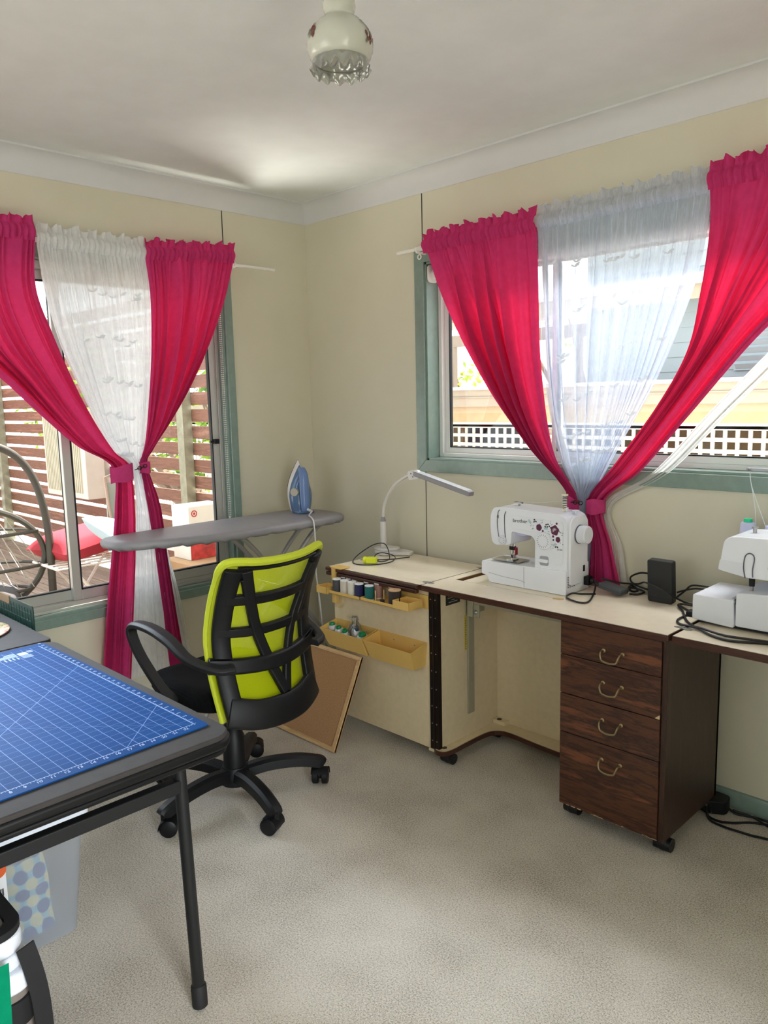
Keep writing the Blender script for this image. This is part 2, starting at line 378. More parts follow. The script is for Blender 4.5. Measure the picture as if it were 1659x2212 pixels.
# roller blind bracket and chains in the reveals
mWhitePl = mat('white_plastic', (235, 235, 230), .35)
bb = thing('roller_blind', 'white roller blind rolled up at the top of the right window behind the curtains', 'blind', (1.9, .03, 2.06))
m = MB(); m.tube([(.875, .035, 2.068), (2.935, .035, 2.068)], .022, 16); obj('roll', m, mat('blind_fabric', (225, 226, 222), .7), bb)
m = MB().prism(rrect(-.002, .062, 2.03, 2.108, .016), .868, .874, 'yz'); m.cyl((.874, .035, 2.068), (.886, .035, 2.068), .012); obj('bracket', m, mWhitePl, bb, bevel=.001)
bc = thing('blind_chain', 'white beaded blind chain hanging in the reveal of the left window', 'blind chain', (-.02, -.556, 1.2))
def beads(x, y, za, zb, dz=.0095):
    m = MB(); z = zb
    while z > za:
        m.sphere((x, y, z), .0032, 6, 4); z -= dz
    return m
m = beads(-.02, -.551, .93, 2.08); obj('bead_strand', m, mWhitePl, bc); m = beads(-.006, -.551, .93, 2.08); obj('bead_strand', m, mWhitePl, bc)
m = MB(); m.tube([(-.02, -.551, .932), (-.017, -.551, .922), (-.013, -.551, .919), (-.009, -.551, .922), (-.006, -.551, .932)], .003, 6); obj('loop', m, mWhitePl, bc)

# ================================================================== OUTSIDE
mDeck = wood('deck_boards', (120, 100, 85), (160, 140, 122), 'x', 1, .7)
mSlat = wood('merbau_slats', (108, 70, 54), (150, 104, 82), 'x', 1.2, .6)
mGalv = mat('galvanised_post', (150, 150, 128), .4, metal=.35, var=.12, vs=20)
mConc = mat('concrete', (214, 211, 204), .8, var=.05)
structure('ground', MB().box(-30, 14, -16, 30, -.5, -.42), mConc, smooth=0)
m = MB(); y = -3.9
while y < .3: m.box(-6.2, -.14, y, y+.086, .02, .042); y += .092
structure('deck', m, mDeck, smooth=0)
fn = thing('slatted_screen', 'brown horizontal timber slat screen at the end of the deck outside the left window', 'fence', (-3, .36, .04))
m = MB(); z = .12
while z < 2.35: m.box(-6.2, -.16, .35, .368, z, z+.094); z += .125
obj('slats', m, mSlat, fn, smooth=0, bevel=.002)
for px in (-1.86, -5.72): obj('post', MB().box(px-.045, px+.045, .27, .35, .042, 2.4), mGalv, fn, bevel=.004)
s2_ = thing('side_screen', 'brown timber slat screen along the far outer edge of the deck', 'fence', (-6.2, -2, .04))
m = MB(); z = .12
while z < 2.35: m.box(-6.2, -6.18, -3.9, .34, z, z+.094); z += .125
obj('slats', m, mSlat, s2_, smooth=0); obj('post', MB().box(-6.18, -6.1, -2.0, -1.92, .042, 2.4), mGalv, s2_)
mat('added_eave_lining', (222, 220, 212), .7)
structure('added_eave_right', MB().box(-.8, 5, .12, .80, 2.50, 2.56), MATS['added_eave_lining'], smooth=0)  # unseen eave added to keep direct sun out of the right window

# wall mounted air unit on the screen
mAC = mat('beige_metal', (212, 204, 190), .5, var=.04)
ac = thing('cooler_box', 'pale louvred air cooler box hung on the timber screen outside', 'air conditioner', (-3.5, .22, .70))
obj('casing', MB().box(-3.98, -3.13, .09, .262, .71, 1.47), mAC, ac, bevel=.008)
for px in (-3.85, -3.25): obj('wall_bracket', MB().box(px-.02, px+.02, .262, .353, .76, 1.40), mAC, ac, bevel=.002)
m = MB(); x = -3.93
while x < -3.2: m.box(x, x+.018, .078, .09, .76, 1.42); x += .035
obj('grille', m, mat('grille_shade', (188, 182, 160), .6), ac, smooth=0)

# hanging egg chair
mCane = mat('grey_cane', (62, 59, 54), .6, var=.1)
eg = thing('egg_chair', 'grey hanging egg chair with woven cord basket on the deck', 'hanging chair', (-1.25, -1.5, .04))
arc = catmull([(-1.2, -1.02, .05), (-1.2, -1.01, .55), (-1.2, -1.01, .81), (-1.2, -1.05, 1.05), (-1.2, -1.13, 1.21), (-1.2, -1.26, 1.30), (-1.2, -1.5, 1.36), (-1.2, -1.75, 1.32)], 50)
obj('stand', MB().tube(arc, .022, 12), mCane, eg)
m = MB(); m.tube([(-1.2+.5*cos(a), -1.47+.40*sin(a), .062) for a in [2*pi*k/32 for k in range(32)]], .02, 8, closed=True); obj('base_ring', m, mCane, eg)
cx, cyy, cz, ra, rb = -1.25, -1.47, .66, .44, .31
def ring(a, dx, z, k): return (cx+dx+.34*k*cos(a), cyy+ra*k*sin(a), z)
m = MB(); m.tube([(cx+.02, cyy+ra*cos(a), cz+rb*sin(a)) for a in [2*pi*k/48 for k in range(48)]], .017, 8, closed=True)
obj('rim', m, mCane, eg)
m = MB()
for zz, k in ((.80, .93), (.60, .99), (.47, .80)):
    pts = [(cx+.02-.36*k*sin(t)*.9, cyy+ra*k*cos(t), zz) for t in [pi*i/24 for i in range(25)]]; m.tube(pts, .010, 6)
    pts = [(cx+.02+.05*sin(t), cyy+ra*k*cos(t), zz) for t in [pi*i/24 for i in range(25)]]; m.tube(pts, .010, 6)
obj('hoops', m, mCane, eg)
m = MB()
for i in range(13):
    a = -1+2*i/12; yy = cyy+ra*.97*a; h = rb*math.sqrt(max(0, 1-(a*.97)**2))
    m.tube([(cx+.05, yy*1.0, cz-h*.98), (cx+.06, cyy+(yy-cyy)*.72, cz+.02), (cx+.03, cyy+(yy-cyy)*.35, cz+rb*.97)], .0028, 5)
    m.tube([(cx-.05, yy, cz-h*.9), (cx-.36*math.sqrt(max(0, 1-a*a)), cyy+(yy-cyy)*.9, cz), (cx-.02, cyy+(yy-cyy)*.5, cz+rb*.93)], .0028, 5)
obj('cords', m, mat('pale_cord', (176, 172, 162), .7), eg)
m = MB(); m.sphere((cx-.05, cyy-.02, .44), (.25, .33, .11), 20, 12); obj('seat_cushion', m, mat('charcoal_cushion', (88, 86, 88), .9, bump=.4, bs=60, bd=.004), eg)
m = MB(); m.sphere((cx-.2, cyy-.08, .58), (.08, .24, .17), 20, 12); obj('back_cushion', m, MATS['charcoal_cushion'], eg)

# folding airer with cushions
mWhMet = mat('white_metal', (232, 230, 224), .4)
ar = thing('folding_airer', 'white folding clothes airer carrying two cushions outside', 'clothes airer', (-1.2, -.8, .04))
for x in (-1.0, -1.32):
    obj('leg', MB().tube([(x, -1.02, .05), (x, -.62, .60)], .009, 8), mWhMet, ar); obj('leg', MB().tube([(x+.015, -.58, .05), (x+.015, -.98, .60)], .009, 8), mWhMet, ar)
m = MB()
for y in (-1.06, -.54): m.tube([(-1.34, y, .60), (-.98, y, .60)], .008, 8)
for k in range(6): m.tube([(-1.34+.072*k, -1.06, .60), (-1.34+.072*k, -.54, .60)], .005, 6)
m.tube([(-.99, -1.0, .42), (-.99, -.56, .42)], .005, 6).tube([(-.99, -1.0, .25), (-.99, -.56, .25)], .005, 6)
obj('rails', m, mWhMet, ar)
def pillow(c, sz, M, n=18):
    m = MB()
    for sgn in (1, -1):
        def fn(u, v):
            a, b = 2*u-1, 2*v-1; h = (max(0, 1-a**4)*max(0, 1-b**4))**.5
            k = 1-.10*(1-abs(a))*abs(b)**3; k2 = 1-.10*(1-abs(b))*abs(a)**3
            return Vector(c)+M @ Vector((a*sz[0]*k2, b*sz[1]*k, sgn*sz[2]*h))
        m.grid(fn, n, n)
    return m
obj('cushion', pillow((-1.26, -.80, .695), (.19, .24, .082), R3('Z', 12) @ R3('X', 6)), mat('red_cushion', (170, 44, 58), .85), None, label='red cushion lying on the white airer outside', cat='cushion')
obj('cushion', pillow((-.95, -.68, .745), (.17, .20, .06), R3('Z', 35) @ R3('X', -14) @ R3('Y', 30)), mat('sky_cushion', (186, 212, 224), .85), None, label='pale blue cushion leaning on the red cushion outside', cat='cushion')
cr = thing('folded_chair', 'pale folded chair frame leaning against the timber screen outside', 'chair', (-1.9, -.3, .04))
m = MB(); m.tube([(-1.75, -.30, .05), (-1.78, -.38, 1.02), (-1.78, -.20, 1.08), (-1.75, -.12, .05)], .010, 8); obj('frame', m, mat('bronze_metal', (176, 156, 140), .5), cr)
m = MB(); m.box(-1.80, -1.785, -.37, -.17, .35, .98); obj('backrest', m, mat('grey_green_mesh', (150, 160, 148), .7), cr)
# microwave box on a cardboard box
mCard = mat('cardboard', (186, 150, 112), .85, var=.05)
obj('cardboard_box', MB().box(-1.02, -.62, -.40, -.02, .042, .555), mCard, None, bevel=.004, label='plain brown cardboard box on the deck under the appliance carton', cat='box')
bx = thing('appliance_box', 'red and white microwave oven carton standing on a plain cardboard box', 'box', (-.8, -.2, .556))
obj('carton', MB().box(-1.0, -.80, -.325, -.06, .556, .885), mat('white_card', (226, 222, 214), .7), bx, bevel=.003)
m = MB(); m.box(-.7995, -.7985, -.323, -.062, .558, .735); obj('printed_panel', m, mat('red_print', (186, 56, 54), .6, var=.35, vs=22), bx, smooth=0)
TX = Matrix(((0, 0, 1), (1, 0, 0), (0, 1, 0)))    # text facing +x
for wd_, zz in (('microwave', .708), ('oven', .674)): obj('lettering', MB().text(wd_, .030, TX, align='LEFT', off=(-.798, -.312, zz)), mat('print_white', (240, 238, 232), .6), bx, smooth=0)
m = MB()
for r0, r1 in ((.0, .008), (.014, .021)):
    n = 24; V = []; Fs = []
    for k in range(n):
        a = 2*pi*k/n; V += [(-.7985, -.287+r0*cos(a), .842+r0*sin(a)), (-.7985, -.287+r1*cos(a), .842+r1*sin(a))]
    m.add(V, [(2*k, 2*k+1, 2*((k+1) % n)+1, 2*((k+1) % n)) for k in range(n)])
obj('roundel', m, mat('print_red', (196, 36, 40), .6), bx, smooth=0)

# trees and hedges beyond
def leaf_mat(name, a, b_, tr):
    b = NB(name); b.n.remove(b.p); v = b.coord(); c = b.ramp(b.noise(v, 6, 3), [(.35, rgb(*a)), (.65, rgb(*b_))])
    d = b.new('ShaderNodeBsdfDiffuse'); t = b.new('ShaderNodeBsdfTranslucent'); b.ln(c, d.inputs[0]); b.ln(c, t.inputs[0])
    m_ = b.new('ShaderNodeMixShader'); m_.inputs[0].default_value = .45; b.ln(d.outputs[0], m_.inputs[1]); b.ln(t.outputs[0], m_.inputs[2]); b.ln(m_.outputs[0], b.o.inputs[0]); return b.m
mLeaf = leaf_mat('leaf_green', (70, 104, 40), (140, 168, 74), 0); mLeaf2 = leaf_mat('leaf_yellow', (120, 146, 56), (176, 188, 98), 0)
mBark = mat('bark', (110, 92, 76), .9, var=.2)
def tree(name, label, base, blobs, n, size, ml, seed, trunk=True):
    rnd = random.Random(seed); t = thing(name, label, 'tree', base)
    m = MB()
    for c, r in blobs:
        for k in range(int(n*r[0]*r[1])):
            d = Vector((rnd.gauss(0, 1), rnd.gauss(0, 1), rnd.gauss(0, 1))).normalized()*rnd.uniform(.45, 1)
            p = Vector(c)+Vector((d.x*r[0], d.y*r[1], d.z*r[2]))
            a = Vector((rnd.gauss(0, 1), rnd.gauss(0, 1), rnd.gauss(0, .6))).normalized(); b = a.orthogonal().normalized(); s = size*rnd.uniform(.6, 1.3)
            m.add([p-a*s, p+b*s*.42, p+a*s, p-b*s*.42], [(0, 1, 2, 3)])
    obj('foliage', m, ml, t, smooth=0, fixn=False)
    if trunk:
        m = MB(); b0 = Vector(base)
        for c, r in blobs: m.tube([b0, b0.lerp(Vector(c), .6)+Vector((.1, 0, 0)), Vector(c)], [.11, .06, .02], 8)
        obj('trunk', m, mBark, t)
tree('hedge', 'dense green hedge behind the timber screen', (-4.5, 2.6, -.42), [((-7.6, 2.9, 1.5), (1.3, .7, 1.25)), ((-5.6, 2.8, 1.6), (1.4, .7, 1.3)), ((-3.6, 2.7, 1.75), (1.4, .7, 1.2)), ((-9.6, 3.2, 1.6), (1.4, .8, 1.4)), ((-11.5, 3.4, 1.8), (1.4, .8, 1.5))], 620, .085, mLeaf, 3)
tree('tree', 'small leafy tree top over the lower roof seen through the right window', (-6.5, 9.5, -.42), [((-6.6, 9.2, 1.95), (.8, .8, .28)), ((-5.5, 9.3, 1.75), (.6, .6, .22))], 160, .08, mLeaf2, 5)
tree('gum_tree', 'tall loose tree behind the sheer curtain of the right window', (-5.4, 12.6, -.42), [((-4.6, 12.5, 3.9), (1.1, .9, .8)), ((-6.2, 12.6, 3.3), (.7, .8, .7)), ((-7.6, 12.6, 3.3), (.6, .8, .6))], 150, .10, mLeaf2, 9)

# neighbour's carport with lattice (seen through the right window)
mFasc = mat('fascia_paint', (168, 156, 142), .6, var=.03); mBeam = mat('cream_beam', (176, 158, 124), .6, var=.05)
mLat = mat('white_lattice', (196, 194, 186), .6); mRoofW = mat('pale_roof', (206, 206, 204), .6)
cp = thing('carport', 'pale low roofed carport with white lattice wall next door', 'building', (0, 4.6, -.42))
obj('roof', MB().hexa([(-9, 3.9, 1.585), (9, 3.9, 1.585), (9, 7.0, 1.60), (-9, 7.0, 1.60)], [(-9, 3.9, 1.62), (9, 3.9, 1.62), (9, 7.0, 1.66), (-9, 7.0, 1.66)]), mRoofW, cp, smooth=0)
m = MB().box(-9, 9, 3.93, 3.97, 1.405, 1.585); m.box(-9, 9, 3.915, 3.93, 1.50, 1.508); obj('fascia', m, mFasc, cp, smooth=0)
m = MB().box(-9, 9, 4.0, 4.06, 1.335, 1.41); obj('soffit_board', m, mat('shade_board', (190, 170, 144), .7), cp, smooth=0)
obj('beam', MB().box(-9, 9, 4.0, 4.09, 1.235, 1.335), mBeam, cp, smooth=0)
m = MB(); m.box(-9, 9, 4.0, 4.05, 1.185, 1.235); z = .275
while z < 1.19: m.box(-9, 9, 4.0, 4.012, z, z+.036); z += .1
x = -9
while x < 9: m.box(x, x+.034, 4.012, 4.024, -.4, 1.19); x += .105
obj('lattice', m, mLat, cp, smooth=0)
for px in (-3.7, -1.1, 1.5, 4.2): obj('post', MB().box(px-.045, px+.045, 4.03, 4.11, -.42, 1.2), mFasc, cp, smooth=0)
obj('rear_wall', MB().box(-9, 9, 6.8, 6.9, -.42, 1.58), mat('tan_wall', (150, 126, 98), .8, var=.05), cp, smooth=0)
m = MB().box(-2.75, -1.75, 5.2, 6.6, -.42, 1.0).box(-3.3, -3.0, 5.4, 6.4, -.42, 1.1); obj('stored_goods', m, mat('dark_store', (70, 82, 100), .7, var=.3, vs=3), cp, smooth=0)
# house behind
hs = thing('weatherboard_house', 'pale blue weatherboard house with louvre window beyond the carport', 'building', (0, 9, -.42))
m = MB(); z = 1.4
while z < 3.6: m.prism([(8.0, z), (7.97, z), (7.985, z+.2), (8.0, z+.2)], -3.0, 8, 'yz'); z += .2
m.box(-3.0, 8, 8.0, 8.2, -.42, 3.6); obj('cladding', m, mat('pale_weatherboard', (150, 160, 164), .7), hs, smooth=0)
m = MB(); m.box(-2.95, 8, 7.55, 8.0, 2.78, 2.84).box(-4.1, 8, 7.5, 7.55, 2.72, 2.92); obj('eaves', m, mat('eave_cream', (160, 148, 128), .7), hs, smooth=0)
obj('roof', MB().hexa([(-4.2, 7.4, 2.9), (8, 7.4, 2.9), (8, 10.5, 3.8), (-4.2, 10.5, 3.8)], [(-4.2, 7.4, 2.96), (8, 7.4, 2.96), (8, 10.5, 3.86), (-4.2, 10.5, 3.86)]), mRoofW, hs, smooth=0)
m = MB(); m.box(-.78, .35, 7.95, 7.99, 1.78, 2.72); wn = obj('window', m, mat('louvre_dark', (150, 165, 172), .3), hs, smooth=0)
m = MB()
for k in range(9): m.add([(-.75, 7.94, 1.80+k*.1), (.32, 7.94, 1.80+k*.1), (.32, 7.88, 1.86+k*.1), (-.75, 7.88, 1.86+k*.1)], [(0, 1, 2, 3)])
obj('louvres', m, mat('louvre_white', (180, 186, 190), .3), wn, smooth=0)
# gable timber seen left of the mullion
gb = thing('patio_cover', 'weathered timber patio roof edge seen through the sheer curtain', 'building', (-5, 8.6, -.42))
m = MB(); m.box(-8, -3.2, 8.3, 8.4, 2.42, 2.62).box(-8, -3.25, 8.3, 9.4, 2.85, 2.93); obj('roof_edge', m, mat('weathered_beam', (140, 126, 112), .7), gb, smooth=0)
for px in (-6.0, -3.4): obj('post', MB().box(px, px+.1, 8.3, 8.4, -.42, 2.42), MATS['weathered_beam'], gb, smooth=0)
# ================================================================== CURTAINS
mPink = cloth('pink_cloth', (216, 74, 140), (212, 26, 56), .38)
mPinkBand = cloth('pink_band_cloth', (202, 70, 128), (220, 40, 90), .2)
mLining = cloth('white_lining', (240, 240, 238), (240, 240, 236), .5)
mSheer = cloth('white_sheer', (224, 229, 240), (206, 216, 234), .5, sheer=.38)
mSheerD = cloth('dense_white_sheer', (246, 247, 248), (246, 248, 250), .5, sheer=.09)
mEmb = cloth('white_embroidery', (244, 246, 248), (236, 240, 244), .5)
mRod = mat('white_rod', (236, 234, 226), .4); mBronze = mat('bronze_chain', (62, 52, 42), .35, metal=.8)

class Drape:
    """cloth hanging in wall coordinates: s along the wall, z up, d out from the wall"""
    def __init__(s, wall, left, right, d, amp, nfold, seed, top=None, tie=None):
        s.wall = wall; s.n = 72; s.L = catmull([(a, b, 0) for a, b in left], s.n); s.Rr = catmull([(a, b, 0) for a, b in right], s.n)
        s.d = d; s.amp = amp; s.nf = nfold; s.ph = random.Random(seed).uniform(0, 6.28); s.ph2 = random.Random(seed+1).uniform(0, 6.28); s.seed = seed
    def P(s, u, v):
        j = min(int(v*s.n), s.n-1); f = v*s.n-j
        a = s.L[j].lerp(s.L[j+1], f); b = s.Rr[j].lerp(s.Rr[j+1], f)
        w_ = u+(.30/s.nf)*sin(2*pi*(1.15*u)+s.ph2)+(.17/s.nf)*sin(2*pi*2.7*u+s.ph)
        ph = 2*pi*s.nf*w_+s.ph+.9*sin(2.2*v+5*u+s.ph2)
        am = s.amp(v); top = max(0, 1-v/.24)**1.3
        q = a.lerp(b, u); edge = min(1, u/.03, (1-u)/.03)
        hgt = .55+.45*sin(5.1*u+s.ph2*2)
        d = s.d(v)+am*(1-top)*(.95*hgt*sin(ph)+.30*sin(2.05*ph+s.ph2+2*v)+.12*sin(3.9*ph+3*v))*(.4+.6*edge)
        d += top*.007*sin(2*pi*s.nf*3.3*w_+s.ph)+.0012*sin(2*pi*s.nf*5.1*w_+1.3)*(1-.5*v)
        lat = (q-q).x+(b-a).length*(.16/s.nf)*cos(ph)*(1-top)*edge*hgt
        dr = (b-a).normalized() if (b-a).length > 1e-6 else Vector((1, 0, 0)); q = q+dr*lat
        return s.W(q.x, q.y, max(.006, d))
    def W(s, a, z, d): return Vector((a, -d, z)) if s.wall == 'R' else Vector((d, a, z))
    def mesh(s, nu=150, nv=90): return MB().grid(s.P, nu, nv)
    def header(s, up=.055, dn=.035):
        m = MB(); L0, R0 = s.L[0], s.Rr[0]; rnd = random.Random(s.seed+5); p = [rnd.uniform(0, 6.28) for _ in range(6)]; w_ = (R0-L0).length; nf = int(w_/.022)
        def fn(u, v):
            q = L0.lerp(R0, u); h = -dn+v*(up+dn); base = s.d(0)
            if h < .02: bulge = .014*max(0, 1-(h/.024)**2); dd = base+.004+bulge+.005*sin(2*pi*nf*u+p[0]+.8*sin(9*u+p[1])); zz = h
            else:
                k = (h-.02)/(up-.02); dd = base+.004+k*(.013*sin(2*pi*nf*.55*u+p[2]+1.5*sin(7*u+p[3]))+.007*sin(2*pi*nf*1.1*u+p[4])); zz = h+k*.007*sin(2*pi*nf*.33*u+p[5])+k*.004*sin(2*pi*nf*.8*u+p[1])
            return s.W(q.x+.003*sin(2*pi*nf*.7*u), q.y+zz, max(.006, dd))
        return m.grid(fn, max(60, nf*9), 12)
    def leaves(s, n, seed, v0=.10, v1=.60, size=.020):
        """pairs of embroidered leaves lying on the cloth"""
        rnd = random.Random(seed); m = MB(); rows = 6
        for k in range(n):
            r = k % rows; u = rnd.uniform(.08, .92); v = v0+(v1-v0)*(r+.15*rnd.random())/rows
            c = s.P(u, v); du = (s.P(min(1, u+.004), v)-s.P(max(0, u-.004), v)).normalized(); dv = Vector((0, 0, 1)); nrm = Vector((0, -1, 0)) if s.wall == 'R' else Vector((1, 0, 0))
            ax = Vector((1, 0, 0)) if s.wall == 'R' else Vector((0, 1, 0))
            for ang, sz in ((30, 1.0), (150, .62)):
                dr = ax*cos(radians(ang))+dv*sin(radians(ang)); pr = ax*-sin(radians(ang))+dv*cos(radians(ang)); L = size*sz; pts = []
                for t, w_ in ((0, .08), (.25, .26), (.55, .30), (.8, .17), (1, .0)): pts.append((t, w_))
                up_ = [c+nrm*.006+dr*L*t*1.5+pr*L*w_ for t, w_ in pts]; lo = [c+nrm*.006+dr*L*t*1.5-pr*L*w_ for t, w_ in pts[::-1][1:]]
                m.add(up_+lo, [list(range(len(up_+lo)))])
        return m
def band(wall, pts, d, h, thick):
    """a cloth tie wrapped round a bunch: pts = closed ring of (s, d) ; slanted by z list"""
    m = MB()
    def W(a, z, dd): return Vector((a, -dd, z)) if wall == 'R' else Vector((dd, a, z))
    n = len(pts)
    for t in (0, 1):
        pass
    V = []; rows = 5
    for j in range(rows+1):
        k = j/rows; bul = .004*sin(pi*k)
        for i, (a, dd, z) in enumerate(pts):
            V.append(W(a, z-h/2+h*k+.003*sin(7*i+3*k), dd))
    Fs = [(j*n+i, j*n+(i+1) % n, (j+1)*n+(i+1) % n, (j+1)*n+i) for j in range(rows) for i in range(n)]
    m.add(V, Fs); return m
def ringpts(sc, dc, rs, rd, z, tilt=0, n=28): return [(sc+rs*cos(2*pi*k/n), dc+rd*sin(2*pi*k/n), z+tilt*cos(2*pi*k/n)) for k in range(n)]
def chain(name, wall, a, b, label):
    t = MB(); A, B = Vector(a), Vector(b); n = 4
    for k in range(n):
        c = A.lerp(B, (k+.5)/n); ln = (B-A).length/n*.72; dr = (B-A).normalized(); pr = (Vector((0, 0, 1)) if k % 2 else Vector((.7, -.7, 0))); pr = (pr-dr*pr.dot(dr)).normalized()
        t.tube([c+dr*ln*cos(2*pi*i/14)+pr*.0075*sin(2*pi*i/14) for i in range(14)], .0019, 6, closed=True)
    return obj(name, t, mBronze, None, label=label, cat='curtain hook', group='curtain tie clasps')
# ---- right window
dR = lambda v: .092-.045*max(0, min(1, (v-.25)/.4))
def amR(v): return .042 if v < .35 else (.042-.028*min(1, (v-.35)/.25) if v < .72 else .014)
def curtain(name, label, wall, left, right, d, amp, nf, seed, tie=None, lining=None, m_=None, header=True, leaves=0, cat='curtain'):
    t = thing(name, label, cat, ((0, 0, 0) if False else (Drape(wall, left, right, d, amp, nf, seed).P(.5, .5))))
    D = Drape(wall, left, right, d, amp, nf, seed); m_ = m_ or mPink
    obj('panel', D.mesh(), m_, t, smooth=80, fixn=False)
    obj('header', D.header(), m_, t, smooth=80, fixn=False)
    if tie: obj('tieback', tie, mPinkBand, t, smooth=60)
    if lining: obj('lining', lining.mesh(90, 70), mLining, t, smooth=80, fixn=False)
    if leaves: obj('embroidery', D.leaves(leaves, seed), mEmb, t, smooth=0, fixn=False)
    return t
low = [(1.60, .95), (1.58, .78)]
PL = [(.933, 2.173), (1.019, 1.964), (1.147, 1.737), (1.296, 1.506), (1.461, 1.305), (1.60, 1.165), (1.650, 1.085), (1.632, .95), (1.60, .775)]
PR_ = [(1.519, 2.172), (1.528, 1.961), (1.539, 1.674), (1.563, 1.418), (1.599, 1.253), (1.664, 1.145), (1.692, 1.085), (1.70, .95), (1.712, .775)]
lin_l = Drape('R', [(1.50, 2.16), (1.51, 1.9), (1.53, 1.6), (1.565, 1.38), (1.615, 1.22), (1.672, 1.12), (1.695, 1.07)], [(1.52, 2.16), (1.535, 1.9), (1.552, 1.6), (1.60, 1.36), (1.658, 1.20), (1.696, 1.11), (1.706, 1.07)], lambda v: .024, lambda v: .004, 2, 71)
curtain('pink_curtain', 'pink curtain on the left of the right window, tied behind the sewing machine', 'R', PL, PR_, dR, amR, 5, 11,
        tie=band('R', ringpts(1.671, .045, .030, .028, 1.075, -.012), 0, .05, 0), lining=lin_l)
QL = [(2.193, 2.191), (2.199, 2.026), (2.174, 1.82), (2.129, 1.639), (2.017, 1.45), (1.858, 1.245), (1.735, 1.085), (1.755, .92), (1.745, .765)]
QR = [(3.0, 2.20), (2.80, 2.0), (2.58, 1.84), (2.38, 1.69), (2.14, 1.42), (1.965, 1.222), (1.808, 1.085), (1.845, .92), (1.885, .765)]
lin_r = Drape('R', [(2.9, 2.16), (2.7, 1.95), (2.45, 1.70), (2.2, 1.44), (1.99, 1.21), (1.80, 1.085), (1.82, .92), (1.83, .765)], [(2.95, 2.16), (2.78, 1.95), (2.54, 1.71), (2.275, 1.445), (2.05, 1.21), (1.825, 1.07), (1.87, .92), (1.897, .765)], lambda v: .018, lambda v: .004, 1.6, 72)
curtain('pink_curtain', 'pink curtain on the right of the right window, swept left to its wide tie band', 'R', QL, QR, dR, amR, 5, 23,
        tie=band('R', ringpts(1.772, .046, .040, .028, 1.068, .004), 0, .058, 0), lining=lin_r)
SL = [(1.516, 2.177), (1.528, 1.961), (1.545, 1.674), (1.576, 1.418), (1.62, 1.234), (1.664, 1.144), (1.684, 1.09), (1.676, .95), (1.665, .765)]
SR = [(2.20, 2.185), (2.17, 1.942), (2.105, 1.735), (2.01, 1.532), (1.889, 1.332), (1.80, 1.188), (1.742, 1.09), (1.76, .92), (1.76, .765)]
curtain('sheer_curtain', 'white sheer curtain with embroidered leaves in the middle of the right window', 'R', SL, SR, lambda v: .078-.040*max(0, min(1, (v-.25)/.4)), lambda v: .020 if v < .4 else .012, 11, 31, m_=mSheer, leaves=46)
chain('curtain_clasp', 'R', (1.688, -.088, 1.083), (1.735, -.088, 1.082), 'bronze hook and ring joining the curtain ties above the sewing machine')
rd = thing('curtain_rod', 'white extending curtain rod above the right window', 'curtain rod', (1.8, -.07, 2.17))
m = MB(); m.tube([(.745, -.068, 2.168), (.86, -.068, 2.168)], .0075, 10); obj('thin_rod', m, mRod, rd)
m = MB(); m.tube([(.86, -.068, 2.169), (3.05, -.068, 2.169)], .011, 10); obj('thick_rod', m, mRod, rd)
def bracket(x, y, wall):
    m = MB()
    if wall == 'R': m.box(x-.012, x+.012, -.012, 0, 2.13, 2.18).box(x-.005, x+.005, -.075, -.010, 2.150, 2.158).tube([(x, -.075, 2.152), (x, -.083, 2.16), (x, -.082, 2.172)], .004, 6).tube([(x+.015, -.074, 2.145+.011*cos(a)) if False else (x+.015+.010*sin(a), -.074, 2.132+.010*cos(a)) for a in [2*pi*k/12 for k in range(12)]], .003, 6, closed=True)
    else: m.box(0, .012, y-.012, y+.012, 2.13, 2.18).box(.010, .075, y-.005, y+.005, 2.150, 2.158).tube([(.075, y, 2.152), (.083, y, 2.16), (.082, y, 2.172)], .004, 6)
    return m
obj('bracket', bracket(.872, 0, 'R'), mRod, rd); obj('bracket', bracket(2.98, 0, 'R'), mRod, rd)
# ---- left window
dL = lambda v: .090-.018*max(0, min(1, (v-.2)/.3))
def amL(v): return .038 if v < .30 else (.038-.026*min(1, (v-.3)/.15) if v < .5 else .012+.010*min(1, (v-.5)/.3))
AL = [(-1.80, 2.186), (-1.82, 1.96), (-1.77, 1.745), (-1.62, 1.60), (-1.491, 1.468), (-1.349, 1.335), (-1.203, 1.234), (-1.207, 1.05), (-1.239, .847), (-1.28, .603), (-1.324, .27)]
AR = [(-1.458, 2.191), (-1.476, 1.976), (-1.427, 1.798), (-1.349, 1.594), (-1.271, 1.438), (-1.188, 1.304), (-1.118, 1.225), (-1.109, 1.038), (-1.122, .828), (-1.150, .575), (-1.187, .256)]
curtain('pink_curtain', 'pink curtain on the left of the left window, tied back low behind the cutting table', 'L', AL, AR, dL, amL, 5, 41, tie=band('L', ringpts(-1.158, .072, .052, .034, 1.205, .006), 0, .072, 0))
BL = [(-.985, 2.166), (-.972, 1.979), (-.985, 1.736), (-1.010, 1.511), (-1.035, 1.346), (-1.056, 1.275), (-1.066, 1.230), (-1.045, 1.045), (-1.02, .802), (-1.00, .529), (-.985, .262)]
BR = [(-.521, 2.20), (-.58, 2.008), (-.676, 1.787), (-.789, 1.593), (-.897, 1.435), (-.999, 1.303), (-1.036, 1.230), (-.984, 1.045), (-.965, .802), (-.938, .529), (-.904, .262)]
lin_b = Drape('L', [(-1.0, 1.6), (-1.03, 1.4), (-1.045, 1.25), (-.99, 1.03), (-.96, .795), (-.925, .58), (-.885, .30)], [(-.98, 1.6), (-1.01, 1.4), (-1.03, 1.25), (-.97, 1.0), (-.93, .795), (-.885, .58), (-.845, .30)], lambda v: .028, lambda v: .005, 1.3, 75)
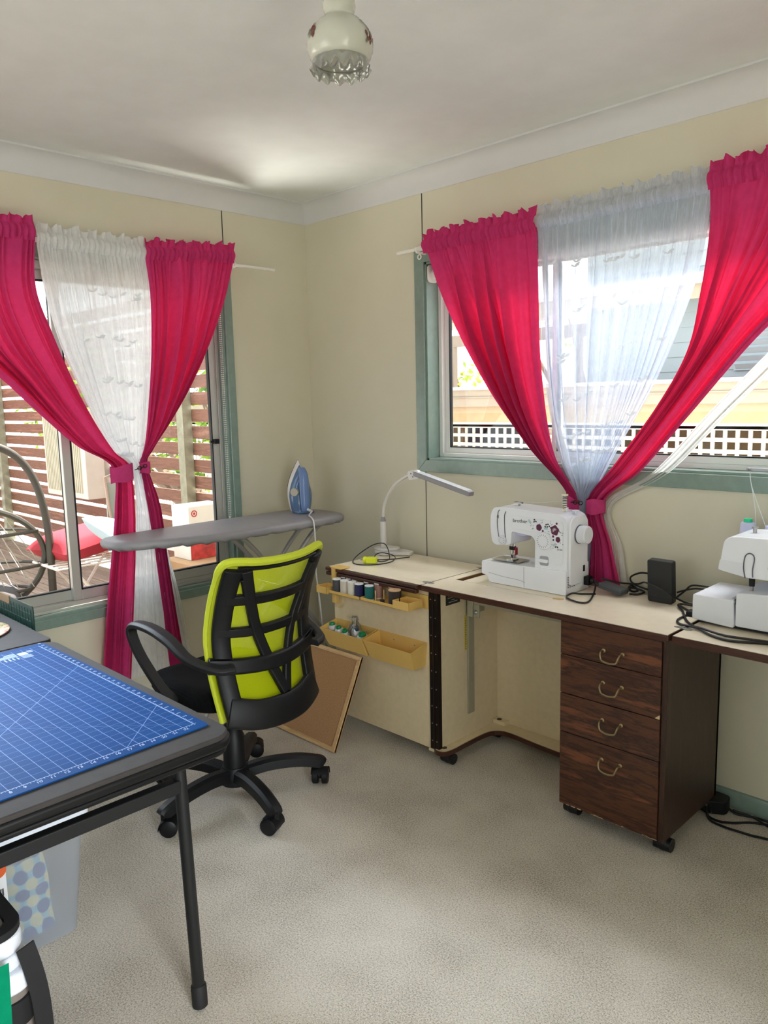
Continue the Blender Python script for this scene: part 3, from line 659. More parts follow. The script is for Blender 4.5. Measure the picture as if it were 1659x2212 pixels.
curtain('pink_curtain', 'pink curtain on the right of the left window, near the room corner', 'L', BL, BR, dL, amL, 6, 53, tie=band('L', ringpts(-1.045, .068, .024, .030, 1.222, .0), 0, .05, 0), lining=lin_b)
CL = [(-1.452, 2.173), (-1.435, 1.981), (-1.388, 1.763), (-1.316, 1.575), (-1.248, 1.417), (-1.183, 1.303), (-1.108, 1.225), (-1.099, 1.036), (-1.125, .826), (-1.157, .551), (-1.193, .252)]
CR = [(-.97, 2.168), (-.957, 1.981), (-.974, 1.737), (-.997, 1.511), (-1.03, 1.346), (-1.049, 1.274), (-1.058, 1.225), (-1.0, 1.025), (-.972, .803), (-.962, .534), (-.938, .254)]
curtain('sheer_curtain', 'white sheer curtain with embroidered leaves in the middle of the left window', 'L', CL, CR, lambda v: .076-.014*max(0, min(1, (v-.2)/.3)), lambda v: .016 if v < .3 else .010, 9, 61, m_=mSheerD, leaves=44)
chain('curtain_clasp', 'L', (.104, -1.108, 1.218), (.098, -1.052, 1.232), 'bronze hook and ring joining the curtain ties of the left window')
rd = thing('curtain_rod', 'white extending curtain rod above the left window', 'curtain rod', (.07, -1.6, 2.165))
obj('thin_rod', MB().tube([(.068, -.265, 2.163), (.068, -.50, 2.163)], .0075, 10), mRod, rd); obj('thick_rod', MB().tube([(.068, -.50, 2.165), (.068, -3.2, 2.165)], .010, 10), mRod, rd)
obj('bracket', bracket(0, -.51, 'L'), mRod, rd); obj('bracket', bracket(0, -3.12, 'L'), mRod, rd)

# ================================================================== PENDANT LIGHT
PX, PY = 1.978, -1.522
pd = thing('pendant_light', 'milky glass ceiling light with crimped clear rim, printed flowers and brass fitting', 'ceiling light', (PX, PY, CEIL))
mBrass = mat('brass', (200, 158, 70), .2, metal=1.0)
m = MB(); m.lathe([(.0, CEIL), (.055, CEIL), (.052, CEIL-.018), (.012, CEIL-.03), (.009, CEIL-.06), (.009, CEIL-.118), (.030, CEIL-.125), (.040, CEIL-.137), (.041, CEIL-.153), (.033, CEIL-.166), (0, CEIL-.166)], 32, (PX, PY, 0)); obj('fitting', m, mBrass, pd)
def shade_mat():
    b = NB('milk_glass'); v = b.coord(); 
    vor = b.new('ShaderNodeTexVoronoi'); vor.inputs['Scale'].default_value = 95; b.ln(v, vor.inputs['Vector'])
    n = b.noise(v, 30, 2)
    b.base(rgb(214, 216, 204)); b.p.inputs['Roughness'].default_value = .18; b.p.inputs['Subsurface Weight'].default_value = .3; b.p.inputs['Subsurface Radius'].default_value = (.02, .02, .02); b.p.inputs['Transmission Weight'].default_value = .15
    return b.m
mMilk = shade_mat(); mClearRim = clear('clear_rim', (235, 238, 232), refl=.5, rough=.03, frost=.25, fcol=(225, 228, 220))
zb = CEIL-.162
prof = [(.030, zb), (.0345, zb-.008), (.0362, zb-.016), (.034, zb-.026), (.0312, zb-.034), (.034, zb-.040), (.044, zb-.047), (.057, zb-.059), (.068, zb-.076), (.0725, zb-.094), (.0715, zb-.108), (.067, zb-.120), (.0615, zb-.128)]
inner = [(r-.003, z) for r, z in prof[::-1]]
m = MB(); m.lathe(prof+inner, 48, (PX, PY, 0)); sh = obj('shade', m, mMilk, pd, smooth=70)
def wob(i, a):
    k = (0, .15, .6, 1, 1, .6, .15, 0)[i]; return (.004*k*cos(14*a), .006*k*cos(14*a))
rp = [(.0617, zb-.127), (.060, zb-.134), (.0615, zb-.142), (.0645, zb-.149)]
m = MB(); m.lathe(rp+[(r-.003, z) for r, z in rp[::-1]], 112, (PX, PY, 0), wob=wob); obj('rim', m, mClearRim, pd, smooth=70)
mFl = mat('flower_print', (110, 52, 44), .4, var=.3, vs=60); mFl2 = mat('leaf_print', (120, 130, 110), .4)
rnd = random.Random(4); m = MB(); m2 = MB()
def on_shade(a, zz):
    for i in range(len(prof)-1):
        if prof[i+1][1] <= zz <= prof[i][1]:
            f = (zz-prof[i][1])/(prof[i+1][1]-prof[i][1]); r = prof[i][0]+(prof[i+1][0]-prof[i][0])*f; sl = Vector((cos(a)*(prof[i+1][0]-prof[i][0]), sin(a)*(prof[i+1][0]-prof[i][0]), prof[i+1][1]-prof[i][1])).normalized()
            return Vector((PX+r*cos(a), PY+r*sin(a), zz)), Vector((-sin(a), cos(a), 0)), sl
    return None
va = math.atan2(CAM[1]-PY, CAM[0]-PX)
for off in (-1.15, 1.1):
    for k in range(26):
        a = va+off+rnd.gauss(0, .2); zz = zb-.078+rnd.gauss(0, .014); q = on_shade(a, zz)
        if not q: continue
        p, t1, t2 = q; nn = t1.cross(t2).normalized(); nn = nn if nn.dot(Vector((cos(a), sin(a), 0))) > 0 else -nn; s_ = rnd.uniform(.002, .006)
        (m if k % 3 else m2).add([p+nn*.0012+t1*s_*cos(2*pi*i/7)*rnd.uniform(.7, 1.2)+t2*s_*1.2*sin(2*pi*i/7) for i in range(7)], [list(range(7))])
obj('flower_print', m, mFl, sh, smooth=0, fixn=False); obj('leaf_print', m2, mFl2, sh, smooth=0, fixn=False)
obj('bulb', MB().sphere((PX, PY, zb-.07), (.026, .026, .035), 16, 10), mat('lamp_bulb', (240, 240, 235), .3), pd)
# ================================================================== OFFICE CHAIR (built facing -x around the origin, then placed)
mBlk = mat('black_plastic', (13, 14, 17), .48, spec=.35, bump=.15, bs=500, bd=.0004); mBlkSoft = mat('black_soft_plastic', (22, 22, 25), .5, spec=.35)
def fabric_black():
    b = NB('black_rib_fabric'); v = b.coord(); w_ = b.new('ShaderNodeTexWave'); w_.inputs['Scale'].default_value = 60; w_.bands_direction = 'Y'; b.ln(v, w_.inputs['Vector'])
    b.base(rgb(8, 8, 10)); b.p.inputs['Roughness'].default_value = .9; b.p.inputs['Specular IOR Level'].default_value = .12; b.bump(w_.outputs['Fac'], .6, .002); return b.m
def mesh_yellow():
    b = NB('lime_mesh'); b.n.remove(b.p); v = b.coord(scale=(1, 1, 1), rot=(radians(45), 0, 0))
    vs = b.new('ShaderNodeSeparateXYZ'); b.ln(v, vs.inputs[0])
    def cell(x): return b.math('ABSOLUTE', b.math('SUBTRACT', b.math('FRACT', b.math('MULTIPLY', x, 330.0)), .5))
    hole = b.math('MULTIPLY', b.math('LESS_THAN', cell(vs.outputs[1]), .30), b.math('LESS_THAN', cell(vs.outputs[2]), .30))
    d = b.new('ShaderNodeBsdfDiffuse'); d.inputs[0].default_value = rgb(196, 208, 28); t = b.new('ShaderNodeBsdfTranslucent'); t.inputs[0].default_value = rgb(206, 220, 24)
    m_ = b.new('ShaderNodeMixShader'); m_.inputs[0].default_value = .35; b.ln(d.outputs[0], m_.inputs[1]); b.ln(t.outputs[0], m_.inputs[2])
    tr = b.new('ShaderNodeBsdfTransparent'); m2 = b.new('ShaderNodeMixShader'); b.ln(b.math('MULTIPLY', hole, .55), m2.inputs[0]); b.ln(m_.outputs[0], m2.inputs[1]); b.ln(tr.outputs[0], m2.inputs[2])
    b.ln(m2.outputs[0], b.o.inputs[0]); return b.m
mSeat = fabric_black(); mLime = mesh_yellow(); mLimeEdge = mat('lime_piping', (192, 204, 46), .8, bump=.6, bs=400, bd=.002)
ch = thing('office_chair', 'lime green mesh office chair with black frame in front of the ironing board', 'office chair', (0, 0, 0))
PROF = [(.40, .308), (.46, .295), (.55, .275), (.64, .262), (.72, .260), (.80, .277), (.88, .306), (.95, .342), (1.02, .386)]
def prof(z):
    for i in range(len(PROF)-1):
        if z <= PROF[i+1][0] or i == len(PROF)-2:
            j = max(0, i); a, b = PROF[j], PROF[j+1]; t = (z-a[0])/(b[0]-a[0])
            p0 = PROF[j-1][1] if j else 2*a[1]-b[1]; p3 = PROF[j+2][1] if j+2 < len(PROF) else 2*b[1]-a[1]
            return .5*(2*a[1]+(b[1]-p0)*t+(2*p0-5*a[1]+4*b[1]-p3)*t*t+(3*a[1]-p0-3*b[1]+p3)*t**3)
def hw(z): return .210+.014*sin(pi*max(0, min(1, (z-.42)/.62)))+.010*max(0, (z-.85)/.15)
def BS(a, z, d=0): return Vector((prof(z)-.060*(a/.22)**2+d, a, z))
def bar(path, wd, th, d=0, sc=None, n=28):
    P = catmull([(a, z, 0) for a, z in path], n); pts = [BS(p.x, p.y, d) for p in P]
    def nrm(i):
        a, z = P[i].x, P[i].y; e = .004; t1 = BS(a+e, z)-BS(a-e, z); t2 = BS(a, z+e)-BS(a, z-e); q = t1.cross(t2).normalized(); return q if q.x > 0 else -q
    h, k = wd/2, th/2; sec = [(-h, -k), (h, -k), (h, k*.5), (h*.75, k), (-h*.75, k), (-h, k*.5)]
    return MB().sweep(pts, sec, nrm, scale=sc)
ztop = .985
# mesh sheet with rolled lime edge
m = MB().grid(lambda u, v: BS((2*u-1)*(hw(.42+v*(ztop-.42))-.004), .42+v*(ztop-.42)+.012*v*(1-(2*u-1)**2)*-1, -.030), 30, 36); obj('mesh_back', m, mLime, ch, smooth=80, fixn=False)
edge = [(-hw(z), z) for z in (.425, .50, .60, .70, .80, .90)]+[(-hw(.96)+.004, .965), (-hw(.98)+.03, .988), (-.1, .978), (0, .975), (.1, .978), (hw(.98)-.03, .988), (hw(.96)-.004, .965)]+[(hw(z), z) for z in (.90, .80, .70, .60, .50, .425)]
E2 = catmull([(a, z, 0) for a, z in edge], 110); m = MB().tube([BS(p.x, p.y, -.016) for p in E2], [.0085+.006*max(0, min(1, (p.y-.93)/.04)) for p in E2], 8); obj('mesh_border', m, mLimeEdge, ch)
for sgn in (-1, 1):
    obj('side_bar', bar([(sgn*(hw(z)-.038), z) for z in (.43, .52, .62, .72, .82, .90, .96)], .064, .022), mBlk, ch, bevel=.003)
obj('top_bar', bar([(-.17, .962), (-.09, .957), (0, .955), (.09, .957), (.17, .962)], .012, .012, -.004), mBlk, ch)
obj('lower_panel', bar([(-.195, .462), (-.1, .436), (0, .430), (.1, .436), (.195, .462)], .105, .024, .004), mBlk, ch, bevel=.006)
obj('crossbar', bar([(-.19, .850), (-.09, .842), (0, .840), (.09, .842), (.19, .850)], .040, .020, .002), mBlk, ch, bevel=.004)
obj('crossbar', bar([(-.20, .735), (-.1, .724), (0, .722), (.1, .724), (.20, .735)], .036, .020, .002), mBlk, ch, bevel=.004)
obj('support_band', bar([(-.235, .625), (-.15, .612), (-.05, .603), (.05, .603), (.15, .612), (.235, .625)], .056, .028, .008), mBlk, ch, bevel=.006)
obj('diagonal_bar', bar([(-.145, .955), (-.11, .86), (-.072, .74), (-.03, .62), (.025, .485)], .040, .020, .004), mBlk, ch, bevel=.004)
obj('diagonal_bar', bar([(.165, .93), (.135, .82), (.10, .72), (.06, .60), (.030, .485)], .032, .020, .004), mBlk, ch, bevel=.004)
obj('diagonal_bar', bar([(-.148, .925), (-.132, .89), (-.118, .85)], .022, .018, .004), mBlk, ch, bevel=.003)
obj('diagonal_bar', bar([(.172, .925), (.170, .85), (.155, .78), (.13, .725)], .022, .018, .004), mBlk, ch, bevel=.003)
# armrests: closed loops
for sgn in (-1, 1):
    y0 = -.285 if sgn < 0 else .258
    path = [(.278, sgn*.18, .618), (.25, sgn*.235, .624), (.165, y0*.99, .655), (.06, y0, .700), (-.04, y0, .722), (-.135, y0, .722), (-.185, y0, .705), (-.190, y0, .672), (-.150, y0, .615), (-.085, y0, .560), (-.03, y0*.965, .505), (.015, y0*.88, .455)]
    P = catmull(path, 60); sec = [(-.020, -.011), (.020, -.011), (.022, .004), (.012, .013), (-.012, .013), (-.022, .004)]
    def nrm(i, P=P):
        t = (P[min(i+1, 60)]-P[max(i-1, 0)]).normalized(); side = Vector((0, sgn, 0)); return side.cross(t) if sgn > 0 else t.cross(side)
    def sc(t): return .92+.35*sin(pi*min(1, max(0, (t-.18)/.35))) if t < .55 else .92
    obj('armrest', MB().sweep(P, sec, nrm, scale=sc), mBlkSoft, ch, bevel=.003, smooth=60)
# seat
def seat_mb():
    m = MB(); n = 30
    def out(u, k):
        a = 2*pi*u; ex = .5; cx_, sy = cos(a), sin(a); x = .235*abs(cx_)**ex*(1 if cx_ > 0 else -1); y = .240*abs(sy)**ex*(1 if sy > 0 else -1); return x*k-.035, y*k*(1-.05*(x < -.1))
    prf = [(0, .505), (.55, .508), (.85, .510), (.96, .500), (1.0, .478), (1.0, .452), (.965, .435), (.80, .428), (0, .428)]
    def fn(u, v):
        i = min(int(v*(len(prf)-1)), len(prf)-2); t = v*(len(prf)-1)-i; k = prf[i][0]+(prf[i+1][0]-prf[i][0])*t; z = prf[i][1]+(prf[i+1][1]-prf[i][1])*t
        x, y = out(u, k); return (x, y, z-.03*max(0, (-x-.18)/.1)**2-.010*(1-(y/.24)**2)*(k < .9)*(.5 if z > .5 else 0))
    return m.grid(fn, 64, 16)
obj('seat', seat_mb(), mSeat, ch, smooth=60)
obj('seat_plate', MB().box(-.16, .17, -.12, .12, .392, .432), mBlk, ch, bevel=.01)
obj('back_bracket', MB().prism([(.10, .395), (.255, .405), (.255, .44), (.10, .43)], -.05, .05, 'xz'), mBlk, ch, bevel=.006)
m = MB(); m.tube([(.02, .10, .405), (.03, .22, .40), (.04, .265, .392)], [.006, .006, .007], 10).sphere((.045, .285, .388), (.012, .026, .012), 12, 8); obj('lever', m, mBlk, ch)
m = MB().cyl((0, 0, .235), (0, 0, .40), .024); obj('gas_lift', m, mBlk, ch)
m = MB().lathe([(.043, .09), (.042, .24), (.036, .252), (.036, .285), (.024, .29)], 28); obj('column_cover', m, mBlk, ch)
hub = MB().lathe([(.0, .05), (.055, .055), (.06, .10), (.048, .125), (0, .128)], 28); obj('hub', hub, mBlk, ch)
for k in range(5):
    a = radians(-13+72*k); dr = Vector((cos(a), sin(a), 0)); sd = Vector((-sin(a), cos(a), 0))
    P = catmull([dr*.03+Vector((0, 0, .098)), dr*.13+Vector((0, 0, .112)), dr*.24+Vector((0, 0, .108)), dr*.325+Vector((0, 0, .088)), dr*.345+Vector((0, 0, .075))], 20)
    sec = [(-.030, -.022), (.030, -.022), (.026, .010), (.014, .020), (-.014, .020), (-.026, .010)]
    lg = obj('leg', MB().sweep(P, sec, lambda i: (0, 0, 1), scale=lambda t: 1.08-.30*t), mBlk, ch, bevel=.003)
    c = dr*.335; tw = a+radians((35, 70, 100, 20, -50)[k]); t1 = Vector((cos(tw), sin(tw), 0)); t2 = Vector((-sin(tw), cos(tw), 0)); wc = c-t1*.018+Vector((0, 0, .0312))
    m = MB()
    for s_ in (-1, 1): 
        P0 = wc+t2*s_*.007; P1 = wc+t2*s_*.032
        m.tube([P0, P0+t2*s_*.002, P1-t2*s_*.004, P1], [.028, .0312, .0312, .026], 22)
    m.cyl(wc-t2*.012, wc+t2*.012, .012)
    hood = MB()
    n = 14; V = []
    for s_ in (-.034, .034):
        V += [wc+t1*(.035*cos(radians(-10+160*i/n)))+Vector((0, 0, .035*sin(radians(-10+160*i/n))))+t2*s_ for i in range(n+1)]
    cst = obj('castor', m, mBlk, ch, smooth=50)
    hood.add(V, [(i, i+1, n+1+i+1, n+1+i) for i in range(n)]); hood.cyl(c+Vector((0, 0, .05)), c+Vector((0, 0, .085)), .012)
    obj('hood', hood, mBlk, cst, smooth=50)
ch.location = (.90, -1.19, 0); ch.rotation_euler = (0, 0, radians(3))

# ================================================================== IRONING BOARD + IRON
mIBc = mat('grey_satin_cover', (140, 138, 142), .45, var=.04, vs=20, bump=.25, bs=35, bd=.003); mIBm = mat('silver_tube', (190, 190, 188), .3, metal=.6)
ib = thing('ironing_board', 'grey covered ironing board on silver crossed legs below the left window', 'ironing board', (.31, -.75, 0))
ZB = .945
far = [(.125, -1.26), (.118, -1.0), (.115, -.7), (.115, -.45), (.118, -.26), (.15, -.195), (.24, -.165)]
outl = [(.125, -1.26), (.155, -1.318), (.23, -1.338), (.315, -1.325), (.365, -1.27), (.43, -1.12), (.475, -1.0), (.50, -.87), (.505, -.7), (.505, -.5), (.50, -.33), (.485, -.235), (.44, -.180), (.34, -.160), (.24, -.163), (.155, -.190), (.118, -.26), (.115, -.45), (.115, -.7), (.118, -1.0)]
O = [p for p in catmull([(a, b, 0) for a, b in outl]+[(outl[0][0], outl[0][1], 0)], 120)][:-1]; cxy = Vector((.31, -.74, 0)); n = len(O); rnd = random.Random(8)
m = MB(); V = []; rows = [(.0, 0), (.5, 0.001), (.9, .0005), (.975, -.003), (1.0, -.013), (1.0, -.026), (.985, -.036), (.93, -.038), (0, -.038)]
for k, dz in rows:
    for i, p in enumerate(O):
        wv = (.0035*sin(i*1.7)+.002*sin(i*3.1)) if dz < -.02 and k > .9 else 0
        q = cxy.lerp(Vector((p.x, p.y, 0)), k); V.append((q.x, q.y, ZB+dz+wv))
m.add(V, [(j*n+i, j*n+(i+1) % n, (j+1)*n+(i+1) % n, (j+1)*n+i) for j in range(len(rows)-1) for i in range(n)])
obj('board_cover', m, mIBc, ib, smooth=70)
for x in (.26, .37):
    obj('leg', MB().tube(catmull([(x, -.86, .905), (x, -.72, .865), (x, -.30, .37), (x, -.10, .10), (x, -.075, .02)], 24), .011, 10), mIBm, ib)
for x in (.29, .40):
    obj('leg', MB().tube(catmull([(x-.0, -.20, .905), (x, -.36, .855), (x, -.72, .45), (x, -1.02, .10), (x, -1.05, .02)], 24), .011, 10), mIBm, ib)
obj('foot_bar', MB().tube([(.20, -.075, .014), (.45, -.075, .014)], .013, 10), mIBm, ib); obj('foot_bar', MB().tube([(.20, -1.05, .014), (.46, -1.05, .014)], .013, 10), mIBm, ib)
obj('pivot', MB().cyl((.24, -.575, .64), (.42, -.575, .64), .006), mIBm, ib)
# iron standing on its heel
mIw = mat('iron_white', (226, 224, 222), .3); mIb = mat('iron_blue', (84, 116, 156), .18, coat=.5); mIl = mat('iron_handle_blue', (104, 132, 182), .28); mIs = mat('iron_sole', (40, 40, 44), .35, metal=.6)
ir = thing('steam_iron', 'blue and white steam iron standing upright on the ironing board', 'iron', (0, 0, 0))
def tear(k, z0=.0, zt=.258, wmax=.062):
    out = []; N = 28
    prof_ = lambda t: (.80+.20*sin(min(1, t/.35)*pi/2)) if t < .35 else (1-((t-.35)/.65)**1.7)
    ts = [i/N for i in range(N+1)]
    for t in ts: out.append((wmax*k*max(.02, prof_(t)), z0+(zt-z0)*t))
    return out+[(-w_, z) for w_, z in out[::-1]]
def loft(layers):
    m = MB(); n = len(layers[0][1]); V = []
    for x, ol in layers: V += [(x, a, z) for a, z in ol]
    F = [(j*n+i, j*n+(i+1) % n, (j+1)*n+(i+1) % n, (j+1)*n+i) for j in range(len(layers)-1) for i in range(n)]+[list(range(n)), list(range((len(layers)-1)*n, len(layers)*n))]
    return m.add(V, F)
obj('soleplate', loft([(-.052, tear(.97, .022, .260)), (-.046, tear(1.0, .02, .262))]), mIs, ir)
obj('skirt', loft([(-.046, tear(.985, .012, .260)), (-.036, tear(.98, .004, .257)), (-.022, tear(.90, .002, .240))]), mIw, ir, smooth=50)
obj('water_tank', loft([(-.024, tear(.93, .0, .238)), (-.005, tear(.90, .0, .230)), (.012, tear(.74, .0, .222)), (.022, tear(.5, .0, .215))]), mIb, ir, smooth=60)
P = catmull([(.012, 0, .218), (.030, 0, .212), (.046, 0, .185), (.052, 0, .14), (.054, 0, .09), (.056, 0, .04), (.052, 0, .012), (.03, 0, .006)], 30)
obj('handle', MB().sweep(P, [(-.020, -.011), (.020, -.011), (.023, 0), (.015, .011), (-.015, .011), (-.023, 0)], lambda i: (1, 0, .2), scale=lambda t: .75+.35*sin(pi*min(1, t*1.1))), mIl, ir, smooth=60)
m = MB().tube([(.012, -.038, .105), (.020, -.045, .105)], [.022, .020], 20); obj('dial', m, mat('iron_dial', (200, 196, 180), .3, metal=.4), ir)
m = MB(); m.sphere((.052, 0, .172), (.006, .010, .014), 12, 8).sphere((.058, 0, .148), (.006, .010, .012), 12, 8); obj('button', m, mIl, ir)
obj('heel', MB().prism(rrect(-.046, .064, -.046, .046, .014), 0, .012, 'xy'), mIb, ir, bevel=.003)
obj('cord_guard', MB().cyl((.060, .010, .020), (.092, .014, .016), .0075, .006, 12), mIw, ir)
ir.location = (.268, -.305, ZB+.002); ir.rotation_euler = (0, 0, radians(-22))
ci, si = cos(radians(-22)), sin(radians(-22))
e0 = Vector((.268+.092*ci-.014*si, -.305+.092*si+.014*ci, ZB+.018))
cordp = [e0, e0+Vector((.02, -.006, -.001)), (.42, -.385, ZB+.008), (.49, -.425, ZB+.005), (.517, -.437, .925), (.520, -.434, .82), (.518, -.436, .70), (.520, -.420, .54), (.522, -.406, .356), (.50, -.36, .14), (.47, -.30, .012), (.40, -.22, .006), (.28, -.12, .006)]
obj('iron_cord', MB().tube(catmull(cordp, 90), .0035, 8), mat('cord_grey_white', (212, 210, 206), .5), None, label='white flex of the iron hanging off the ironing board to the floor', cat='cord')

# ================================================================== CORK BOARD
mPine = wood('pine_frame', (196, 158, 108), (222, 188, 136), 'x', 2, .5); mCork = mat('cork', (172, 132, 92), .9, var=.22, vs=260, bump=.5, bs=300, bd=.001)
cb = thing('cork_board', 'pine framed cork board leaning against the open cabinet door', 'notice board', (0, 0, 0))
Wc, Hc, fr = .62, .42, .020
m = MB(); m.box(0, Wc, -.004, .004, 0, Hc); obj('cork_sheet', m, mCork, cb, smooth=0)
m = MB(); m.prism([(0, 0), (Wc, 0), (Wc-fr, fr), (fr, fr)], -.010, .008, 'xz').prism([(0, Hc), (Wc, Hc), (Wc-fr, Hc-fr), (fr, Hc-fr)], -.010, .008, 'xz'); m.prism([(0, 0), (fr, fr), (fr, Hc-fr), (0, Hc)], -.010, .008, 'xz').prism([(Wc, 0), (Wc-fr, fr), (Wc-fr, Hc-fr), (Wc, Hc)], -.010, .008, 'xz')
obj('frame', m, mPine, cb, bevel=.002)
cb.location = (.300, -.700, .003); cb.rotation_euler = (radians(-25), 0, radians(0))

# ================================================================== FOLDING TABLE
mTop = mat('charcoal_table_cloth', (50, 46, 44), .85, var=.08, vs=30, bump=.3, bs=350, bd=.0008); mEdge = mat('black_table_edge', (12, 12, 13), .45, spec=.3); mTube = mat('black_tube', (24, 25, 26), .45, spec=.35, bump=.1, bs=600, bd=.0003)
TZ = .735
tb = thing('folding_table', 'black folding table with charcoal top and round cornered edge, nearest the camera', 'table', (1.3, -2.15, 0))
x0, x1, y0, y1 = .76, 1.835, -2.66, -1.775
obj('table_top', MB().prism(rrect(x0, x1-.006, y0+.006, y1-.006, .055, 8), TZ-.018, TZ), mTop, tb, bevel=.005, bseg=3)
m = MB(); o_ = rrect(x0, x1, y0, y1, .06, 8); m.prism(o_, TZ-.034, TZ-.010); obj('edge_rim', m, mEdge, tb, bevel=.009, bseg=4)
m = MB(); o_ = rrect(x0+.012, x1-.008, y0+.01, y1-.008, .055, 8); m.prism(o_, TZ-.050, TZ-.036); obj('under_rim', m, mEdge, tb, bevel=.006, bseg=3)
x2 = .02
tb2 = thing('folding_table', 'charcoal topped folding table standing behind the blue mat, under the left window', 'table', (.4, -2.2, 0))
obj('table_top', MB().prism(rrect(x2, x0-.004, y0, y1-.004, .02, 6), TZ-.016, TZ+.001), mTop, tb2, bevel=.004)
obj('edge_rim', MB().prism(rrect(x2, x0-.003, y0, y1, .02, 6), TZ-.05, TZ-.016), mEdge, tb2, bevel=.006)
for x, y in ((.10, -1.86), (.10, -2.58)): obj('leg', MB().tube([(x, y, TZ-.05), (x-.03, y, .004)], .014, 12), mTube, tb2)
for x, y in ((.69, -1.93), (.69, -2.58)): obj('leg', MB().tube([(x, y, TZ-.05), (x, y, .004)], .014, 12), mTube, tb2)
# legs with rubber feet and cross tube
def tleg(xt, yt, xb, yb, z1=TZ-.05):
    l = obj('leg', MB().tube([(xt, yt, z1), (xb, yb, .02)], [.0155, .0155], 14), mTube, tb)
    d = (Vector((xb, yb, 0))-Vector((xt, yt, z1))).normalized(); e = Vector((xb, yb, .02))
    obj('rubber_foot', MB().tube([e-d*.045, e-d*.04, e+d*.012, e+d*.018], [.0165, .0195, .0195, .012], 16), mBlackRub, l)
tleg(1.705, -1.868, 1.728, -1.864); tleg(1.705, -2.57, 1.728, -2.574); tleg(.90, -1.868, .87, -1.864); tleg(.90, -2.57, .87, -2.574)
obj('crossbar', MB().box(1.694, 1.722, -2.57, -1.868, .574, .608), mTube, tb, bevel=.004)
obj('crossbar', MB().box(.885, .91, -2.57, -1.868, .574, .608), mTube, tb, bevel=.004)
m = MB().tube([(1.69, -1.90, .59), (1.50, -1.90, .655), (1.40, -1.90, .672)], .0075, 8); obj('brace', m, mTube, tb)
m = MB().tube([(1.69, -2.54, .60), (1.50, -2.54, .655), (1.40, -2.54, .672)], .0075, 8); obj('brace', m, mTube, tb)
obj('leg_plate', MB().box(1.68, 1.80, -1.90, -1.84, TZ-.062, TZ-.056), mTube, tb, bevel=.002); obj('leg_plate', MB().box(1.68, 1.80, -2.60, -2.54, TZ-.062, TZ-.056), mTube, tb, bevel=.002)

# ---- cutting mat
def mat_blue():
    b = NB('blue_cutting_mat'); v = b.coord(); s = b.new('ShaderNodeSeparateXYZ'); b.ln(v, s.inputs[0])
    U = .0285; X, Y = s.outputs[0], s.outputs[1]
    def line(x, pitch, half): return b.math('LESS_THAN', b.math('ABSOLUTE', b.math('SUBTRACT', b.math('FRACT', b.math('ADD', b.math('DIVIDE', x, pitch), .5)), .5)), half/pitch)
    def inside(x, lo, hi): return b.math('MULTIPLY', b.math('GREATER_THAN', x, lo), b.math('LESS_THAN', x, hi))
    ins = b.math('MULTIPLY', inside(X, -.462+.0, .4565), inside(Y, -.31, .2855+.0008))
    g1 = b.math('MULTIPLY', line(X, U, .0006), .45); g2 = b.math('MULTIPLY', line(Y, U, .00075), .8)
    g = b.math('MAXIMUM', g1, g2)
    dg = b.math('LESS_THAN', b.math('ABSOLUTE', b.math('SUBTRACT', b.math('ADD', X, Y), U*4)), .001)
    dg2 = b.math('LESS_THAN', b.math('ABSOLUTE', b.math('SUBTRACT', b.math('ADD', X, Y), U*20)), .001)
    dg3 = b.math('LESS_THAN', b.math('ABSOLUTE', b.math('SUBTRACT', b.math('SUBTRACT', X, b.math('MULTIPLY', Y, 1.0)), U*6)), .0007)
    g = b.math('MAXIMUM', g, b.math('MAXIMUM', b.math('MULTIPLY', b.math('MAXIMUM', dg, dg2), .9), b.math('MULTIPLY', dg3, .5)))
    g = b.math('MULTIPLY', g, ins)
    # ruler frame + ticks just outside the grid
    n = b.noise(v, 5, 3)
    base = b.ramp(n, [(.3, rgb(8, 60, 118)), (.7, rgb(10, 68, 128))])
    b.base(b.mix(g, base, rgb(124, 156, 206))); b.p.inputs['Roughness'].default_value = .6; b.p.inputs['Specular IOR Level'].default_value = .08; return b.m
cm = thing('cutting_mat', 'large blue self healing cutting mat with white grid on the folding table', 'cutting mat', (0, 0, 0))
# mat local frame: origin at the middle; x along the table, y towards the window wall
ML, MWd = .975, .62
obj('mat_sheet', MB().prism(rrect(-ML/2, ML/2, -MWd/2, MWd/2, .012, 5), 0, .003), mat_blue(), cm, smooth=0)
mInk = mat('mat_print', (164, 186, 220), .5)
m = MB(); U = .0285
RX = Matrix.Rotation(radians(90), 3, 'Z')      # letters read from the +x side
RY = Matrix.Rotation(radians(180), 3, 'Z')     # letters along the far side read from the window
k = 22
while k > 1:
    yy = .2855-(23-k)*U
    if yy > -.30: m.text(str(k), .0135, RX, ext=.0002, off=(.470, yy, .0033))
    k -= 1
for k in range(1, 34):
    xx = .4565-k*U
    m.text(str(k), .0115, RY, ext=.0002, off=(xx, .2975, .0033))
for k in range(0, 22*4):
    yy = .2855-k*U/4; ln = .006 if k % 4 == 0 else (.0045 if k % 2 == 0 else .003)
    if yy > -.30: m.box(.4585, .4585+ln, yy-.0003, yy+.0003, .003, .0034)
for k in range(0, 32*4):
    xx = .4565-k*U/4; ln = .006 if k % 4 == 0 else (.0045 if k % 2 == 0 else .003); m.box(xx-.0003, xx+.0003, .2865, .2865+ln, .003, .0034)
m.box(.4572, .4580, -.30, .2865, .003, .0034).box(-.462, .4580, .2858, .2866, .003, .0034)
